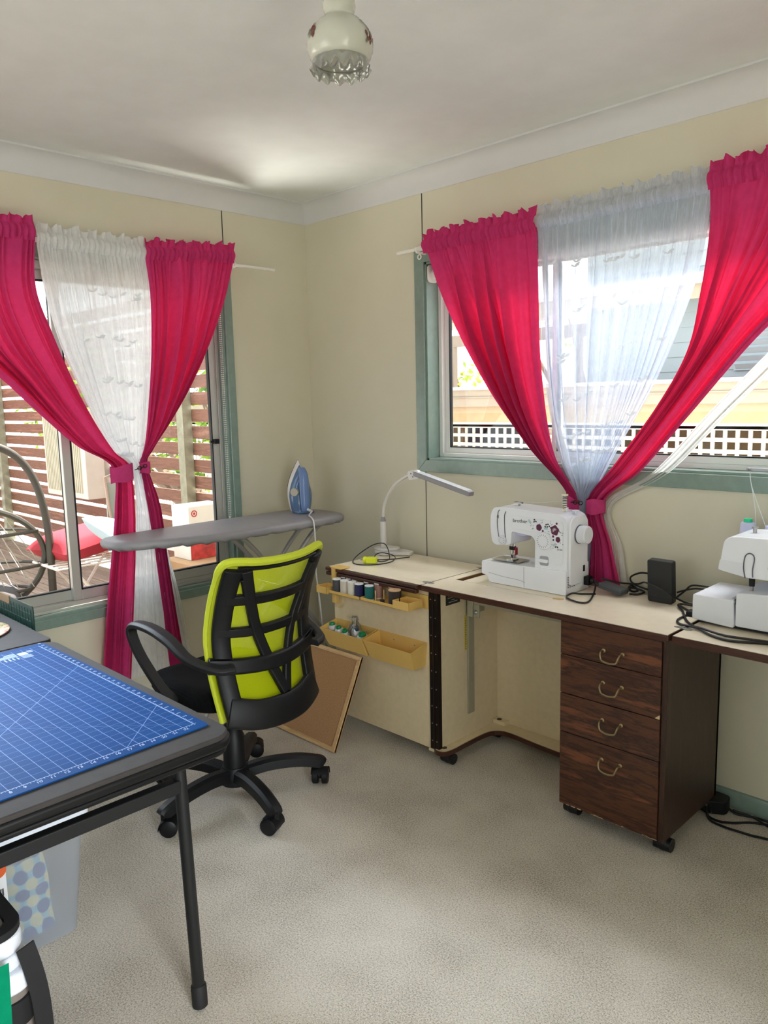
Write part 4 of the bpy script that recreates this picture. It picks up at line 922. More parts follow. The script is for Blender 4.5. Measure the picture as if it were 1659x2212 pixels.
# printed block at the far end
def R_(x0, x1, y0, y1): m.box(x0, x1, y0, y1, .003, .0035)
R_(-.432, -.402, .205, .232)
for k in range(3): R_(-.438+.008*k, -.434+.008*k, .236, .252)
for k in range(5): R_(-.398+.0065*k, -.3955+.0065*k, .205, .236)
R_(-.44, -.436, .17, .20); R_(-.432, -.428, .165, .20)
for k in range(4): R_(-.423+.006*k, -.420+.006*k, .13, .20)
for k in range(4): R_(-.395, -.372, .19-.012*k, .194-.012*k)
m.text('OR', .050, RX, ext=.0002, off=(-.410, .110, .0033))
obj('printed_scale', m, mInk, cm, smooth=0)
cm.location = (1.762-ML/2, -1.815-MWd/2, TZ+.0012); cm.rotation_euler = (0, 0, radians(.7))
# round mat / plaque
def plaque():
    b = NB('floral_plaque'); v = b.coord(); n = b.noise(v, 26, 3, .7); b.base(b.ramp(n, [(.35, rgb(178, 92, 78)), (.45, rgb(226, 190, 160)), (.56, rgb(214, 206, 160)), (.66, rgb(120, 110, 60)), (.72, rgb(232, 228, 214))])); b.p.inputs['Roughness'].default_value = .2; return b.m
pq = thing('round_placemat', 'round floral printed mat on the charcoal table top beside the blue mat', 'placemat', (.42, -1.96, TZ))
cp_ = (.475, -1.975)
obj('cork_back', MB().cyl((cp_[0], cp_[1], TZ+.0015), (cp_[0], cp_[1], TZ+.005), .150, seg=48), mat('black_backing', (24, 22, 22), .8), pq)
obj('picture', MB().lathe([(.0, TZ+.0095), (.146, TZ+.0095), (.150, TZ+.008), (.150, TZ+.005), (0, TZ+.005)], 48, (cp_[0], cp_[1], 0)), plaque(), pq, smooth=30)
# green mat standing at the table's window side
gm = thing('green_cutting_mat', 'dark green cutting mat standing upright behind the table by the left window', 'cutting mat', (.36, -1.74, .42))
M_ = R3('Y', 0)
m = MB(); m.prism(rrect(.10, .525, .44, .80, .012, 4), -1.752, -1.748, 'xz'); obj('mat_sheet', m, mat('green_mat', (10, 50, 42), .5), gm, smooth=0)
m = MB()
for k in range(15): m.box(.125+.027*k, .1258+.027*k, -1.7535, -1.752, .46, .785)
for k in range(12): m.box(.12, .505, -1.7535, -1.752, .47+.027*k, .4708+.027*k)
obj('grid_lines', m, mat('green_print', (24, 78, 64), .5), gm, smooth=0)
m = MB().prism(rrect(.20, .30, .772, .802, .005, 3), -1.754, -1.746, 'xz'); obj('tan_tag', m, mat('tan_tag', (150, 120, 88), .7), gm)

# ================================================================== STORAGE BOX UNDER THE TABLE
mFrost = clear('frosted_plastic', (232, 238, 246), refl=.06, rough=.25, frost=.38, fcol=(244, 248, 252)); mLid = mat('lid_white', (222, 230, 240), .35)
sb = thing('storage_box', 'frosted clear plastic storage box with white lid under the folding table', 'storage box', (1.0, -2.2, 0))
def taper(z, o=0):
    k = z/.38; return (.80-.012*k+o, 1.215+.062*k-o, -2.42-.03*k+o, -1.945+.018*k-o)
def shell(z0, z1, th=.0025):
    m = MB(); a = taper(z0); b = taper(z1); ai = taper(z0, th); bi = taper(z1, th)
    A = [(x, y, z0) for x, y in rrect(a[0], a[1], a[2], a[3], .03, 5)]; B = [(x, y, z1) for x, y in rrect(b[0], b[1], b[2], b[3], .03, 5)]; n = len(A)
    m.add(A+B, [(i, (i+1) % n, n+(i+1) % n, n+i) for i in range(n)]+[list(range(n))]); return m
obj('tub', shell(.004, .378), mFrost, sb, smooth=40)
a = taper(.378)
m = MB().prism(rrect(a[0]-.012, a[1]+.012, a[2]-.012, a[3]+.012, .03, 5), .372, .398); obj('lid', m, mLid, sb, bevel=.006)
m = MB().prism(rrect(a[0]+.03, a[1]-.03, a[2]+.05, a[3]-.05, .03, 5), .398, .406); obj('lid_panel', m, mLid, sb, bevel=.003)
m = MB(); m.cyl((a[1]-.04, a[3]-.09, .3985), (a[1]-.04, a[3]-.09, .4068), .024); obj('lid_notch', m, mat('notch_shade', (120, 112, 104), .6), sb)
def fabric_mat():
    b = NB('printed_fabric'); v = b.coord(scale=(1, 1, 1)); s = b.new('ShaderNodeSeparateXYZ'); b.ln(v, s.inputs[0])
    def dots(ox, oy, r, p=.052):
        fy = b.math('SUBTRACT', b.math('FRACT', b.math('DIVIDE', b.math('ADD', s.outputs[1], ox), p)), .5); fz = b.math('SUBTRACT', b.math('FRACT', b.math('DIVIDE', b.math('ADD', s.outputs[2], oy), p)), .5)
        return b.math('LESS_THAN', b.math('ADD', b.math('MULTIPLY', fy, fy), b.math('MULTIPLY', fz, fz)), r*r)
    c = b.mix(dots(0, 0, .36), rgb(122, 178, 190), rgb(58, 84, 138)); c = b.mix(dots(.026, .026, .33), c, rgb(206, 196, 150)); b.base(c); b.p.inputs['Roughness'].default_value = .9; return b.m
fs = thing('folded_fabric', 'blue patterned fabric folded inside the frosted storage box', 'fabric', (1.1, -2.1, .01))
def drape_fab(u, v):
    y = -2.36+.36*u; z = .03+.20*v; return (1.175-.05*v+.012*sin(9*u)+.01*sin(7*v+3*u), y, z)
obj('printed_layer', MB().grid(drape_fab, 24, 16), fabric_mat(), fs, smooth=80)
m = MB(); m.box(.86, 1.13, -2.36, -2.0, .008, .16); obj('layers', m, mat('fabric_layers', (150, 160, 172), .9, var=.2, vs=9), fs, bevel=.02, bseg=3)
m = MB().grid(lambda u, v: (1.205-.02*v+.01*sin(8*u), -2.30+.17*u+.04*v, .012+.075*v*(1-abs(2*u-1))+.008*sin(9*u)), 16, 10); obj('cream_scrap', m, mat('cream_fabric', (206, 198, 156), .9), fs, smooth=80)
m = MB().grid(lambda u, v: (1.208-.02*v, -2.27+.05*u+.05*v, .045+.03*v), 4, 4); obj('pink_scrap', m, mat('maroon_fabric', (150, 80, 92), .9), fs, smooth=80)
# white labelled packet standing in front of the box
# ================================================================== TOTE AT THE NEAR CORNER
mLin = mat('taupe_linen', (120, 110, 102), .85, var=.06, vs=60, bump=.4, bs=500, bd=.0008); mBlkF = mat('black_webbing', (16, 16, 18), .8); mPap = mat('white_vinyl', (222, 226, 234), .35)
tt = thing('tote_bag', 'taupe sewing tote with black trim and straps at the near left corner', 'bag', (1.6, -2.6, 0))
bx0, bx1, by0, by1, bh = 1.34, 1.81, -2.54, -2.250, .345
m = MB(); n_ = 8
A = [(x, y, .006) for x, y in rrect(bx0, bx1, by0, by1, .045, n_)]; B = [(x, y, bh) for x, y in rrect(bx0+.01, bx1-.02, by0, by1-.012, .045, n_)]; nn = len(A)
m.add(A+B, [(i, (i+1) % nn, nn+(i+1) % nn, nn+i) for i in range(nn)]+[list(range(nn)), list(range(nn, 2*nn))]); obj('body', m, mLin, tt, smooth=40)
def hoop(z, h, o, mm, name):
    P0 = rrect(bx0-o, bx1-.02*z/bh+o, by0-o, by1-.012*z/bh+o, .045+o, n_); m = MB(); m.prism(P0, z, z+h); return obj(name, m, mm, tt, bevel=.002)
hoop(bh-.075, .055, .004, mBlkF, 'trim_band')
# tote: flap on top, papers, strap arc, ribbon
LT = .468
obj('lid_panel', MB().prism(rrect(bx0+.03, bx1-.05, by0+.03, by1-.045, .035, n_), LT-.012, LT), mLin, tt, bevel=.003)
def band_ring(z0, z1, o1, wd, mm, name):
    A = rrect(bx0+o1, bx1-.02-o1, by0+o1, by1-.012-o1, .055, n_); B = rrect(bx0+o1+wd, bx1-.02-o1-wd, by0+o1+wd, by1-.012-o1-wd, .035, n_); n = len(A)
    V = [(x, y, z) for z in (z0, z1) for x, y in A]+[(x, y, z) for z in (z0, z1) for x, y in B]
    F = []
    for i in range(n):
        j = (i+1) % n; F += [(i, j, n+j, n+i), (2*n+i, 3*n+i, 3*n+j, 2*n+j), (n+i, n+j, 3*n+j, 3*n+i), (i, 2*n+i, 2*n+j, j)]
    return obj(name, MB().add(V, F), mm, tt, bevel=.002)
band_ring(LT-.010, LT+.006, .004, .026, mBlkF, 'lid_binding')
for k, (z0, z1, o) in enumerate(((bh-.004, bh+.040, -.010), (bh+.041, bh+.072, .000), (bh+.073, LT-.011, .002))):
    obj('vinyl_fold', MB().prism(rrect(bx0+.01+o, bx1-.022-o, by0+.01+o, by1-.014-o, .05, n_), z0, z1), mPap, tt, bevel=.010, bseg=3)
sp = catmull([(1.795, -2.278, .436), (1.803, -2.270, .39), (1.807, -2.263, .335), (1.809, -2.260, .27), (1.809, -2.260, .15), (1.809, -2.260, .008)], 30)
obj('strap', MB().sweep(sp, [(-.018, -.002), (.018, -.002), (.018, .002), (-.018, .002)], lambda i: (1, .1, .1)), mBlkF, tt)
sp = catmull([(1.808, -2.50, .20), (1.806, -2.42, .235), (1.804, -2.34, .240), (1.806, -2.300, .21), (1.810, -2.285, .03)], 30)
obj('pocket_binding', MB().sweep(sp, [(-.010, -.003), (.010, -.003), (.010, .003), (-.010, .003)], lambda i: (1, 0, 0)), mBlkF, tt)
rb = MB().grid(lambda u, v: (1.818+.008*sin(3*v), -2.385+.068*u*(1-.30*v), .435-.38*v), 4, 20)
obj('green_ribbon', rb, cloth('green_ribbon_cloth', (14, 128, 92), (14, 128, 92), .1), None, smooth=80, fixn=False, label='green ribbon hanging down the front of the taupe sewing tote', cat='ribbon')
pk = thing('label_packet', 'white packet with orange print and barcode standing behind the tote', 'packet', (1.28, -2.2, .02))
obj('card', MB().box(1.315, 1.321, -2.34, -2.160, .02, .352), mat('card_white', (228, 230, 232), .5), pk, bevel=.001)
m = MB(); m.cyl((1.321, -2.178, .338), (1.3215, -2.178, .338), .020, seg=24); obj('orange_print', m, mat('orange_print', (214, 92, 40), .5), pk, smooth=0)
m = MB()
for k in range(12): m.box(1.321, 1.3216, -2.200+.0026*k, -2.1988+.0026*k+.0006*(k % 3), .268, .288)
obj('barcode', m, mat('barcode_ink', (40, 40, 44), .6), pk, smooth=0)
# ================================================================== SEWING CABINET
mLam = mat('cream_laminate', (222, 206, 172), .42, var=.03, vs=40, bump=.08, bs=500, bd=.0004); mLamTop = mat('cream_laminate_top', (236, 225, 202), .24, var=.02, vs=30)
mWal = wood('walnut_drawer', (48, 26, 16), (116, 68, 43), 'x', 1.4, .38, 8); mWalV = wood('walnut_upright', (44, 26, 17), (68, 43, 29), 'z', 2.2, .4, 10); mWalE = wood('walnut_edge', (56, 30, 20), (88, 52, 36), 'x', 3, .35)
mGreyM = mat('grey_green_metal', (160, 156, 134), .45, metal=.1); mHinge = mat('dark_hinge', (34, 24, 20), .35, metal=.5); mSteel = mat('steel', (170, 170, 168), .3, metal=.9); mAntq = mat('antique_brass', (150, 132, 96), .35, metal=.8)
mCast = mat('castor_black', (18, 18, 20), .45)
sc = thing('sewing_cabinet', 'walnut and cream folding sewing cabinet under the right window with drawers', 'sewing cabinet', (1.6, -.28, 0))
ZT, ZU = .758, .735
def slab(name, x0, x1, y0, y1, zt=ZT, zu=ZU, edge=mWalE):
    o = obj(name, MB().box(x0, x1, y0, y1, zu+.003, zt), mLamTop, sc, bevel=.0015)
    m = MB(); e = .004; m.box(x0-.001, x1+.001, y0-e, y0, zu, zt-.001).box(x0-e*.5, x0, y0, y1, zu, zt-.001).box(x1, x1+e*.5, y0, y1, zu, zt-.001).box(x0, x1, y0, y1, zu, zu+.003)
    obj('edge_band', m, edge, o, bevel=.001); return o
# desk top with a lowered machine well: x 1.30..1.80, y -.345..-.10
m = MB(); wx0, wx1, wy0, wy1 = 1.302, 1.80, -.342, -.10
m.box(1.258, wx0, -.50, -.085, ZU+.003, ZT).box(wx1, 2.285, -.50, -.085, ZU+.003, ZT).box(wx0, wx1, -.50, wy0, ZU+.003, ZT).box(wx0, wx1, wy1, -.085, ZU+.003, ZT)
dt = obj('desk_top', m, mLamTop, sc, smooth=0)
m = MB(); m.box(1.258, 2.285, -.505, -.50, ZU, ZT-.001).box(2.285, 2.288, -.50, -.085, ZU, ZT-.001).box(1.255, 1.258, -.5, -.085, ZU, ZT-.001); obj('edge_band', m, mWalE, dt, bevel=.001)
m = MB(); m.box(wx0+.03, wx1-.004, wy0+.014, wy1-.004, ZT-.012, ZT-.003); obj('machine_platform', m, mLamTop, sc, bevel=.0015)
m = MB(); m.box(wx0, wx1, wy0, wy1, ZU-.01, ZU+.002); m.box(wx0, wx1, wy0, wy0+.004, ZU, ZT-.002).box(wx0, wx0+.004, wy0, wy1, ZU, ZT-.002); obj('well_lining', m, mat('raw_particleboard', (120, 84, 54), .8, var=.15, vs=200), sc, smooth=0)
m = MB(); m.tube([(1.775, -.348, ZT+.001), (1.80, -.345, ZT+.003), (1.812, -.335, ZT+.001)], .004, 8); obj('finger_tab', m, mat('pale_wood', (210, 184, 140), .5), sc)
# left flap and its folded second leaf
lf = slab('left_leaf', .688, 1.250, -.500, -.055)
m = MB(); m.box(.684, 1.245, -.520, -.500, .742, .7575).box(.684, 1.240, -.516, -.496, .720, .738); obj('double_lip', m, mWalE, lf, bevel=.004)
# right flap
rl = slab('right_leaf', 2.296, 2.95, -.488, -.06, ZT-.002, ZU-.004)
def hinge_plate(x, y):
    m = MB(); n = 20
    m.prism([(x+.030*cos(2*pi*k/n), y+.012*sin(2*pi*k/n)) for k in range(n)], ZT-.0005, ZT+.0012); m.cyl((x, y-.012, ZT+.001), (x, y+.012, ZT+.001), .0025, seg=8)
    return obj('hinge_plate', m, mSteel, sc)
hinge_plate(1.254, -.455); hinge_plate(1.254, -.10); hinge_plate(2.290, -.40); 
# carcass
obj('side_panel', MB().box(1.302, 1.319, -.462, -.068, .066, ZU), mLam, sc, smooth=0); obj('back_panel', MB().box(1.30, 1.90, -.080, -.066, .055, ZU), mLam, sc, smooth=0)
bp = [(1.29, -.066), (1.29, -.462)]+[(p.x, p.y) for p in catmull([(1.298, -.482, 0), (1.325, -.492, 0), (1.352, -.478, 0), (1.362, -.43, 0), (1.362, -.26, 0), (1.372, -.195, 0), (1.405, -.162, 0), (1.46, -.156, 0), (1.60, -.168, 0), (1.90, -.182, 0)], 40)]+[(1.90, -.066)]
bs = obj('base_shelf', MB().prism(bp, .050, .068), mLam, sc, smooth=30)
edge = bp[1:-1]; obj('shelf_edge', MB().sweep([(x, y, .0585) for x, y in edge], [(-.0095, -.003), (.0095, -.003), (.0095, .003), (-.0095, .003)], lambda i: (-(edge[min(i+1, len(edge)-1)][1]-edge[max(i-1, 0)][1]), edge[min(i+1, len(edge)-1)][0]-edge[max(i-1, 0)][0], 0)), mWalE, bs, smooth=40)
m = MB().cyl((1.326, -.452, .068), (1.326, -.452, .0695), .011, seg=16); obj('castor_plug', m, mCast, sc); m = MB().cyl((1.345, -.10, .085), (1.345, -.10, .0865), .011, seg=16); obj('castor_plug', m, mCast, sc)
obj('corner_block', MB().box(1.322, 1.385, -.115, -.082, .068, .085), mLam, sc, bevel=.001)
# door with its piano hinge
dr = obj('door', MB().box(.690, 1.276, -.475, -.457, .058, .732), mLam, sc, bevel=.001)
hg = MB(); hg.box(1.278, 1.300, -.482, -.474, .058, .735).box(1.302, 1.324, -.482, -.462, .064, .735).cyl((1.301, -.482, .06), (1.301, -.482, .735), .004, seg=8); ho = obj('piano_hinge', hg, mHinge, sc, smooth=30)
for k in range(9):
    zz = .10+.075*k
    for xx in (1.289, 1.313): obj('screw', MB().cyl((xx, -.4825, zz), (xx, -.484, zz), .0028, seg=8), mSteel, ho)
m = MB().prism([(1.27, .052), (1.302, .052), (1.302, .064), (1.27, .064)], -.486, -.474, 'xz'); obj('hinge_foot', m, mLam, ho)
# door fittings: catch plate and round pad
m = MB().box(.700, .735, -.4785, -.475, .665, .72); obj('catch_plate', m, mat('cream_plastic', (214, 196, 148), .4), dr, bevel=.001)
m = MB().prism([(p.x, p.y) for p in catmull([(.708, .635, 0), (.735, .635, 0), (.752, .615, 0), (.752, .590, 0), (.735, .568, 0), (.708, .568, 0)], 20)], -.486, -.475, 'xz'); obj('door_pad', m, MATS['cream_plastic'], dr, bevel=.002)
# lift metalwork in the knee space
m = MB(); m.box(1.362, 1.90, -.300, -.284, .655, ZU-.001); obj('lift_apron', m, mGreyM, sc, bevel=.003)
m = MB(); m.box(1.330, 1.362, -.306, -.296, .60, ZU-.001).box(1.362, 1.392, -.300, -.292, .60, .655).box(1.330, 1.336, -.306, -.19, .60, ZU-.001); obj('lift_bracket', m, mGreyM, sc, bevel=.002)
obj('lift_rail', MB().box(1.319, 1.329, -.292, -.252, .165, .735), mGreyM, sc, bevel=.003)
for p in ((1.375, -.3005, .622), (1.795, -.3005, .690)): obj('bolt', MB().lathe([(0, .006), (.006, .005), (.009, .002), (.010, 0), (0, 0)], 14, p, R3('X', 90)), mSteel, sc)
for p in ((1.3295, -.272, .30),): obj('bolt', MB().lathe([(0, .003), (.004, .002), (.005, 0), (0, 0)], 12, p, R3('Y', 90)), mSteel, sc)
m = MB(); m.box(1.3195, 1.3205, -.306, -.294, .45, .60); tp = obj('tape_strip', m, mat('yellow_tape', (206, 186, 60), .5), sc, smooth=0)
m = MB()
for k in range(14): m.box(1.3205, 1.321, -.304, -.299 if k % 2 else -.296, .455+.01*k, .457+.01*k)
obj('tape_marks', m, mat('tape_ink', (40, 36, 20), .6), tp, smooth=0)
obj('lock_plate', MB().box(1.893, 1.8985, -.45, -.42, .565, .62), mSteel, sc, bevel=.002); obj('door_catch', MB().cyl((1.90, -.40, .675), (1.885, -.40, .675), .022, .015, 16), mCast, sc)
npl = obj('name_plate', MB().box(1.3195, 1.3205, -.425, -.335, .665, .728), mat('plate_black', (22, 24, 26), .35), sc, smooth=0)
mSil = mat('plate_silver', (190, 190, 184), .35, metal=.5)
m = MB(); m.text('SINGER', .013, TX, ext=.0002, off=(1.3206, -.38, .715)); 
for zz, wd in ((.703, .060), (.694, .066), (.684, .020), (.676, .056)):
    q = random.Random(int(zz*1000)); yy = -.38-wd/2
    while yy < -.38+wd/2: e = q.uniform(.0015, .005); m.box(1.3206, 1.3208, yy, min(yy+e, -.38+wd/2), zz-.0016, zz+.0016); yy += e+.0012
obj('plate_lettering', m, mSil, npl, smooth=0)
# drawer pedestal
X0, X1 = 1.902, 2.286
pc = obj('pedestal', MB().box(X0, X0+.016, -.476, -.07, .058, ZU).box(X1-.018, X1, -.490, -.07, .058, ZU).box(X0, X1, -.086, -.07, .058, ZU).box(X0+.016, X1-.018, -.476, -.086, .058, .075).box(X0+.016, X1-.018, -.476, -.47, .715, ZU), mWalV, sc, smooth=0, bevel=.001)
zs = [(.615, .731), (.475, .612), (.333, .472), (.062, .331)]; hz = (.655, .543, .412, .271)
for k, ((za, zb_), h) in enumerate(zip(zs, hz)):
    d = obj('drawer', MB().box(X0, X1-.020, -.496, -.478, za, zb_), mWal, sc, bevel=.0015)
    P = catmull([(2.066, -.497, h+.004), (2.066, -.512, h+.004), (2.068, -.522, h-.006), (2.074, -.524, h-.020), (2.088, -.525, h-.0245), (2.100, -.525, h-.026), (2.112, -.525, h-.0245), (2.126, -.524, h-.020), (2.132, -.522, h-.006), (2.134, -.512, h+.004), (2.134, -.497, h+.004)], 40)
    hn = MB().tube(P, .0034, 8)
    for xx in (2.066, 2.134): hn.lathe([(0, .004), (.005, .003), (.0075, 0), (0, 0)], 12, (xx, -.496, h+.004), R3('X', 90))
    obj('handle', hn, mAntq, d)
    if k == 1: obj('chipped_corner', MB().prism([(X1-.020, .475), (X1-.038, .475), (X1-.020, .490)], -.4966, -.496, 'xz'), mat('raw_chip', (206, 180, 140), .8), d, smooth=0)
    if k == 3:
        rr = random.Random(2); m = MB()
        for q in range(16):
            xx = X0+.02+rr.random()*.33; m.box(xx, xx+rr.uniform(.004, .018), -.4966, -.496, .062, .062+rr.uniform(.001, .004))
        obj('worn_edge', m, MATS['raw_chip'], d, smooth=0)
def castor(x, y, name='castor'):
    m = MB(); m.sphere((x, y, .026), (.030, .026, .026), 18, 10); m.cyl((x, y, .03), (x, y, .058), .012, seg=10); m.tube([(x-.028, y, .024), (x+.028, y, .024)], .023, 18); return obj('castor', m, mCast, sc)
for x, y in ((1.335, -.435), (1.32, -.10), (2.262, -.43), (2.262, -.10), (1.92, -.43), (.72, -.466)): castor(x, y) if x != .72 else None

# ---- spool tray and bins on the door
mYel = mat('yellow_plastic', (222, 184, 104), .45, var=.02)
def bin_(name, label, x0, x1, xb0, xb1):
    t = thing(name, label, 'storage bin', ((x0+x1)/2, -.52, .40), group='yellow bins on the cabinet door')
    yb = -.4755; th = .0035
    o = [(x0, -.578, .490), (x1, -.578, .490), (x1, yb, .512), (x0, yb, .512)]; b_ = [(xb0, -.548, .408), (xb1, -.548, .408), (xb1, yb, .408), (xb0, yb, .408)]
    i = [(x0+th, -.578+th, .4905), (x1-th, -.578+th, .4905), (x1-th, yb-th, .5125), (x0+th, yb-th, .5125)]; ib_ = [(xb0+th, -.548+th, .412), (xb1-th, -.548+th, .412), (xb1-th, yb-th, .412), (xb0+th, yb-th, .412)]
    V = b_+o+ib_+i; F = [(0, 3, 2, 1)]+[(k, (k+1) % 4, 4+(k+1) % 4, 4+k) for k in range(4)]+[(4+k, 4+(k+1) % 4, 12+(k+1) % 4, 12+k) for k in range(4)]+[(8+k, 12+k, 12+(k+1) % 4, 8+(k+1) % 4) for k in range(4)]+[(8, 9, 10, 11)]
    obj('tray', MB().add(V, F), mYel, t, bevel=.001)
    for xx in (x0+.09, x1-.07): obj('screw', MB().lathe([(0, .003), (.003, .002), (.0045, 0), (0, 0)], 10, (xx, yb-th, .487), R3('X', 90)), mSteel, t)
    return t
bin_('storage_bin', 'yellow plastic bin holding thread cones on the cabinet door', .700, .974, .728, .972)
bin_('storage_bin', 'empty yellow plastic bin on the cabinet door nearest the hinge', .982, 1.262, .995, 1.250)
tr = thing('spool_tray', 'long yellow plastic spool tray clipped below the left leaf of the cabinet', 'thread rack', (.98, -.53, .66))
def tray(x0, x1, y0, y1, z0, h):
    m = MB(); th = .003; m.box(x0, x1, y0, y1, z0, z0+th).box(x0, x1, y0, y0+th, z0, z0+h).box(x0, x1, y1-th, y1, z0, z0+h).box(x0, x0+th, y0, y1, z0, z0+h).box(x1-th, x1, y0, y1, z0, z0+h); return m
obj('end_cup', tray(.692, .762, -.582, -.515, .652, .032), mYel, tr, bevel=.001); obj('shelf', tray(.764, .965, -.572, -.482, .658, .014), mYel, tr, bevel=.001)
obj('shelf', tray(.970, 1.172, -.574, -.482, .660, .014), mYel, tr, bevel=.001); obj('end_cup', tray(1.172, 1.262, -.584, -.500, .664, .034), mYel, tr, bevel=.002)
obj('backplate', MB().box(1.10, 1.275, -.4815, -.4755, .655, .712), mYel, tr, bevel=.001)
m = MB(); m.box(.732, .756, -.525, -.505, .60, .765).box(.728, .800, -.527, -.470, .759, .7655); obj('clip', m, mYel, tr, bevel=.002)
m = MB()
for x, y in ((1.035, -.545), (1.055, -.515), (1.15, -.535)): m.cyl((x, y, .662), (x, y, .708), .0028, seg=8)
obj('pegs', m, mat('peg_cream', (230, 204, 150), .5), tr)
mCap = mat('spool_cap', (226, 226, 224), .4)
def thread_mat(name, c):
    b = NB(name); v = b.coord(scale=(1, 1, 1)); w_ = b.new('ShaderNodeTexWave'); w_.bands_direction = 'Z'; w_.inputs['Scale'].default_value = 260; w_.inputs['Distortion'].default_value = 1.5; b.ln(v, w_.inputs['Vector'])
    b.base(rgb(*c)); b.p.inputs['Roughness'].default_value = .55; b.bump(w_.outputs['Fac'], .5, .0008); return b.m
def spool(label, x, y, z0, r, h, c, nm, cap=mCap):
    t = thing('thread_spool', label, 'thread spool', (x, y, z0), group='thread spools in the yellow tray')
    obj('thread', MB().lathe([(r*.97, z0+.004), (r, z0+.007), (r, z0+h-.007), (r*.97, z0+h-.004)], 22, (x, y, 0)), thread_mat(nm, c), t)
    obj('core', MB().lathe([(.004, z0), (r*.98, z0), (r*1.0, z0+.004), (r*.9, z0+.0045)], 22, (x, y, 0)), cap, t)
    obj('cap', MB().lathe([(r*.9, z0+h-.0045), (r*1.0, z0+h-.004), (r*.98, z0+h), (.006, z0+h), (.005, z0+h-.006), (0, z0+h-.006)], 22, (x, y, 0)), cap, t)
zt = .6625
spool('charcoal grey thread spool at the left end of the tray front row', .795, -.548, zt, .0195, .062, (72, 74, 80), 'thread_charcoal')
spool('pale beige thread spool between the grey and cream spools, front row', .845, -.548, zt, .0195, .062, (214, 204, 190), 'thread_beige')
spool('cream white thread spool beside the navy one, front row', .892, -.548, zt, .0195, .062, (226, 222, 206), 'thread_cream')
spool('navy blue thread spool at the middle of the tray front row', .939, -.548, zt, .0195, .062, (24, 30, 84), 'thread_navy')
spool('teal green thread spool in the right shelf of the tray', 1.003, -.550, zt+.002, .0195, .062, (16, 106, 104), 'thread_teal')
spool('large dark brown thread spool with wooden ends near the right cup', 1.149, -.545, zt+.002, .0265, .066, (44, 36, 36), 'thread_brown', mat('spool_wood', (206, 170, 130), .5))
for lab, x, c, nm, h in (('black thread spool behind the charcoal grey one', .800, (26, 26, 30), 'thread_black', .062), ('mauve brown thread spool behind the beige one', .835, (128, 108, 108), 'thread_mauve', .062), ('ivory thread spool behind the cream one', .872, (196, 188, 166), 'thread_ivory', .060), ('short olive thread spool in the tray back row', .906, (140, 130, 96), 'thread_olive', .054), ('black thread spool behind the navy one', .948, (20, 20, 26), 'thread_jet', .062), ('dusty pink thread spool behind the teal one', 1.012, (176, 132, 120), 'thread_pink', .066), ('dark wooden ended thread spool behind the large brown one', 1.098, (40, 34, 36), 'thread_umber', .062)):
    spool(lab, x, -.505, zt+.001, .018, h, c, nm, mCap if 'wooden' not in lab else MATS['spool_wood'])
bob = thing('bobbin', 'small black bobbin lying in the right shelf of the tray', 'bobbin', (1.08, -.54, .664))
m = MB(); m.cyl((1.078, -.548, .6635), (1.078, -.548, .6655), .011, seg=18).cyl((1.078, -.548, .6655), (1.078, -.548, .6735), .005, seg=14).cyl((1.078, -.548, .6735), (1.078, -.548, .6755), .011, seg=18); obj('reel', m, mat('bobbin_dark', (46, 42, 44), .3), bob)
obj('thread', MB().cyl((1.078, -.548, .6658), (1.078, -.548, .6732), .009, seg=16), mat('bobbin_thread', (60, 40, 40), .6), bob)
m = MB(); m.cyl((1.205, -.54, .668), (1.225, -.545, .674), .0018, seg=6); m.box(1.235, 1.240, -.545, -.541, .668, .688); obj('presser_part', m, mSteel, None, label='small steel sewing part in the right cup of the spool tray', cat='sewing part')
# thread cones in the left bin
mConeW = mat('cone_white', (220, 218, 224), .5); mConeG = mat('cone_green', (30, 140, 84), .4)
def cone(label, x, y, z0, r, h, tilt, c, top=mConeG, big=False):
    t = thing('thread_cone', label, 'thread cone', (x, y, z0), group='thread cones in the left bin')
    M_ = R3('X', tilt[0]) @ R3('Y', tilt[1])
    obj('thread', MB().lathe([(r, 0), (r, h*.62), (r*.98, h*.72)], 24, (x, y, z0), M_), thread_mat('cone_'+str(len(MATS))+str(x), c), t)
    obj('collar', MB().lathe([(r*.98, h*.70), (r*1.0, h*.74), (r*.98, h*.86), (r*.8, h*.93), (r*.45, h*.95)], 24, (x, y, z0), M_), mConeW, t)
    obj('nozzle', MB().lathe([(r*.62, h*.90), (r*.66, h*.98), (r*.56, h*1.08), (r*.40, h*1.08), (r*.36, h*.95), (0, h*.93)], 24, (x, y, z0), M_), top, t)
cone('white thread cone with green top at the left end of the bin', .728, -.513, .416, .0205, .082, (5, -5), (206, 196, 206))
cone('white thread cone with green top, second from the left in the bin', .778, -.513, .414, .0200, .080, (10, -4), (206, 196, 210))
cone('maroon thread cone with green top in the middle of the bin', .822, -.516, .412, .0205, .078, (14, 0), (132, 60, 62))
cone('thread cone with dark blue top wrapped in clear film', .868, -.504, .414, .0240, .092, (8, 6), (206, 206, 214), mat('cone_navy', (44, 70, 92), .3))
cone('large white thread cone with green open top nearest the empty bin', .922, -.516, .414, .0270, .082, (12, 8), (214, 214, 218))
m = MB().lathe([(.026, .44), (.030, .49), (.024, .515), (.012, .53), (.016, .545), (.012, .556), (.004, .553)], 20, (.866, -.512, 0), wob=lambda i, a: (.003*sin(5*a+i), .004*sin(3*a+2*i))); obj('clear_wrap', m, clear('cling_film', refl=.35, rough=.08, frost=.06), None, smooth=70, label='crumpled clear plastic film around the blue topped thread cone', cat='plastic wrap')

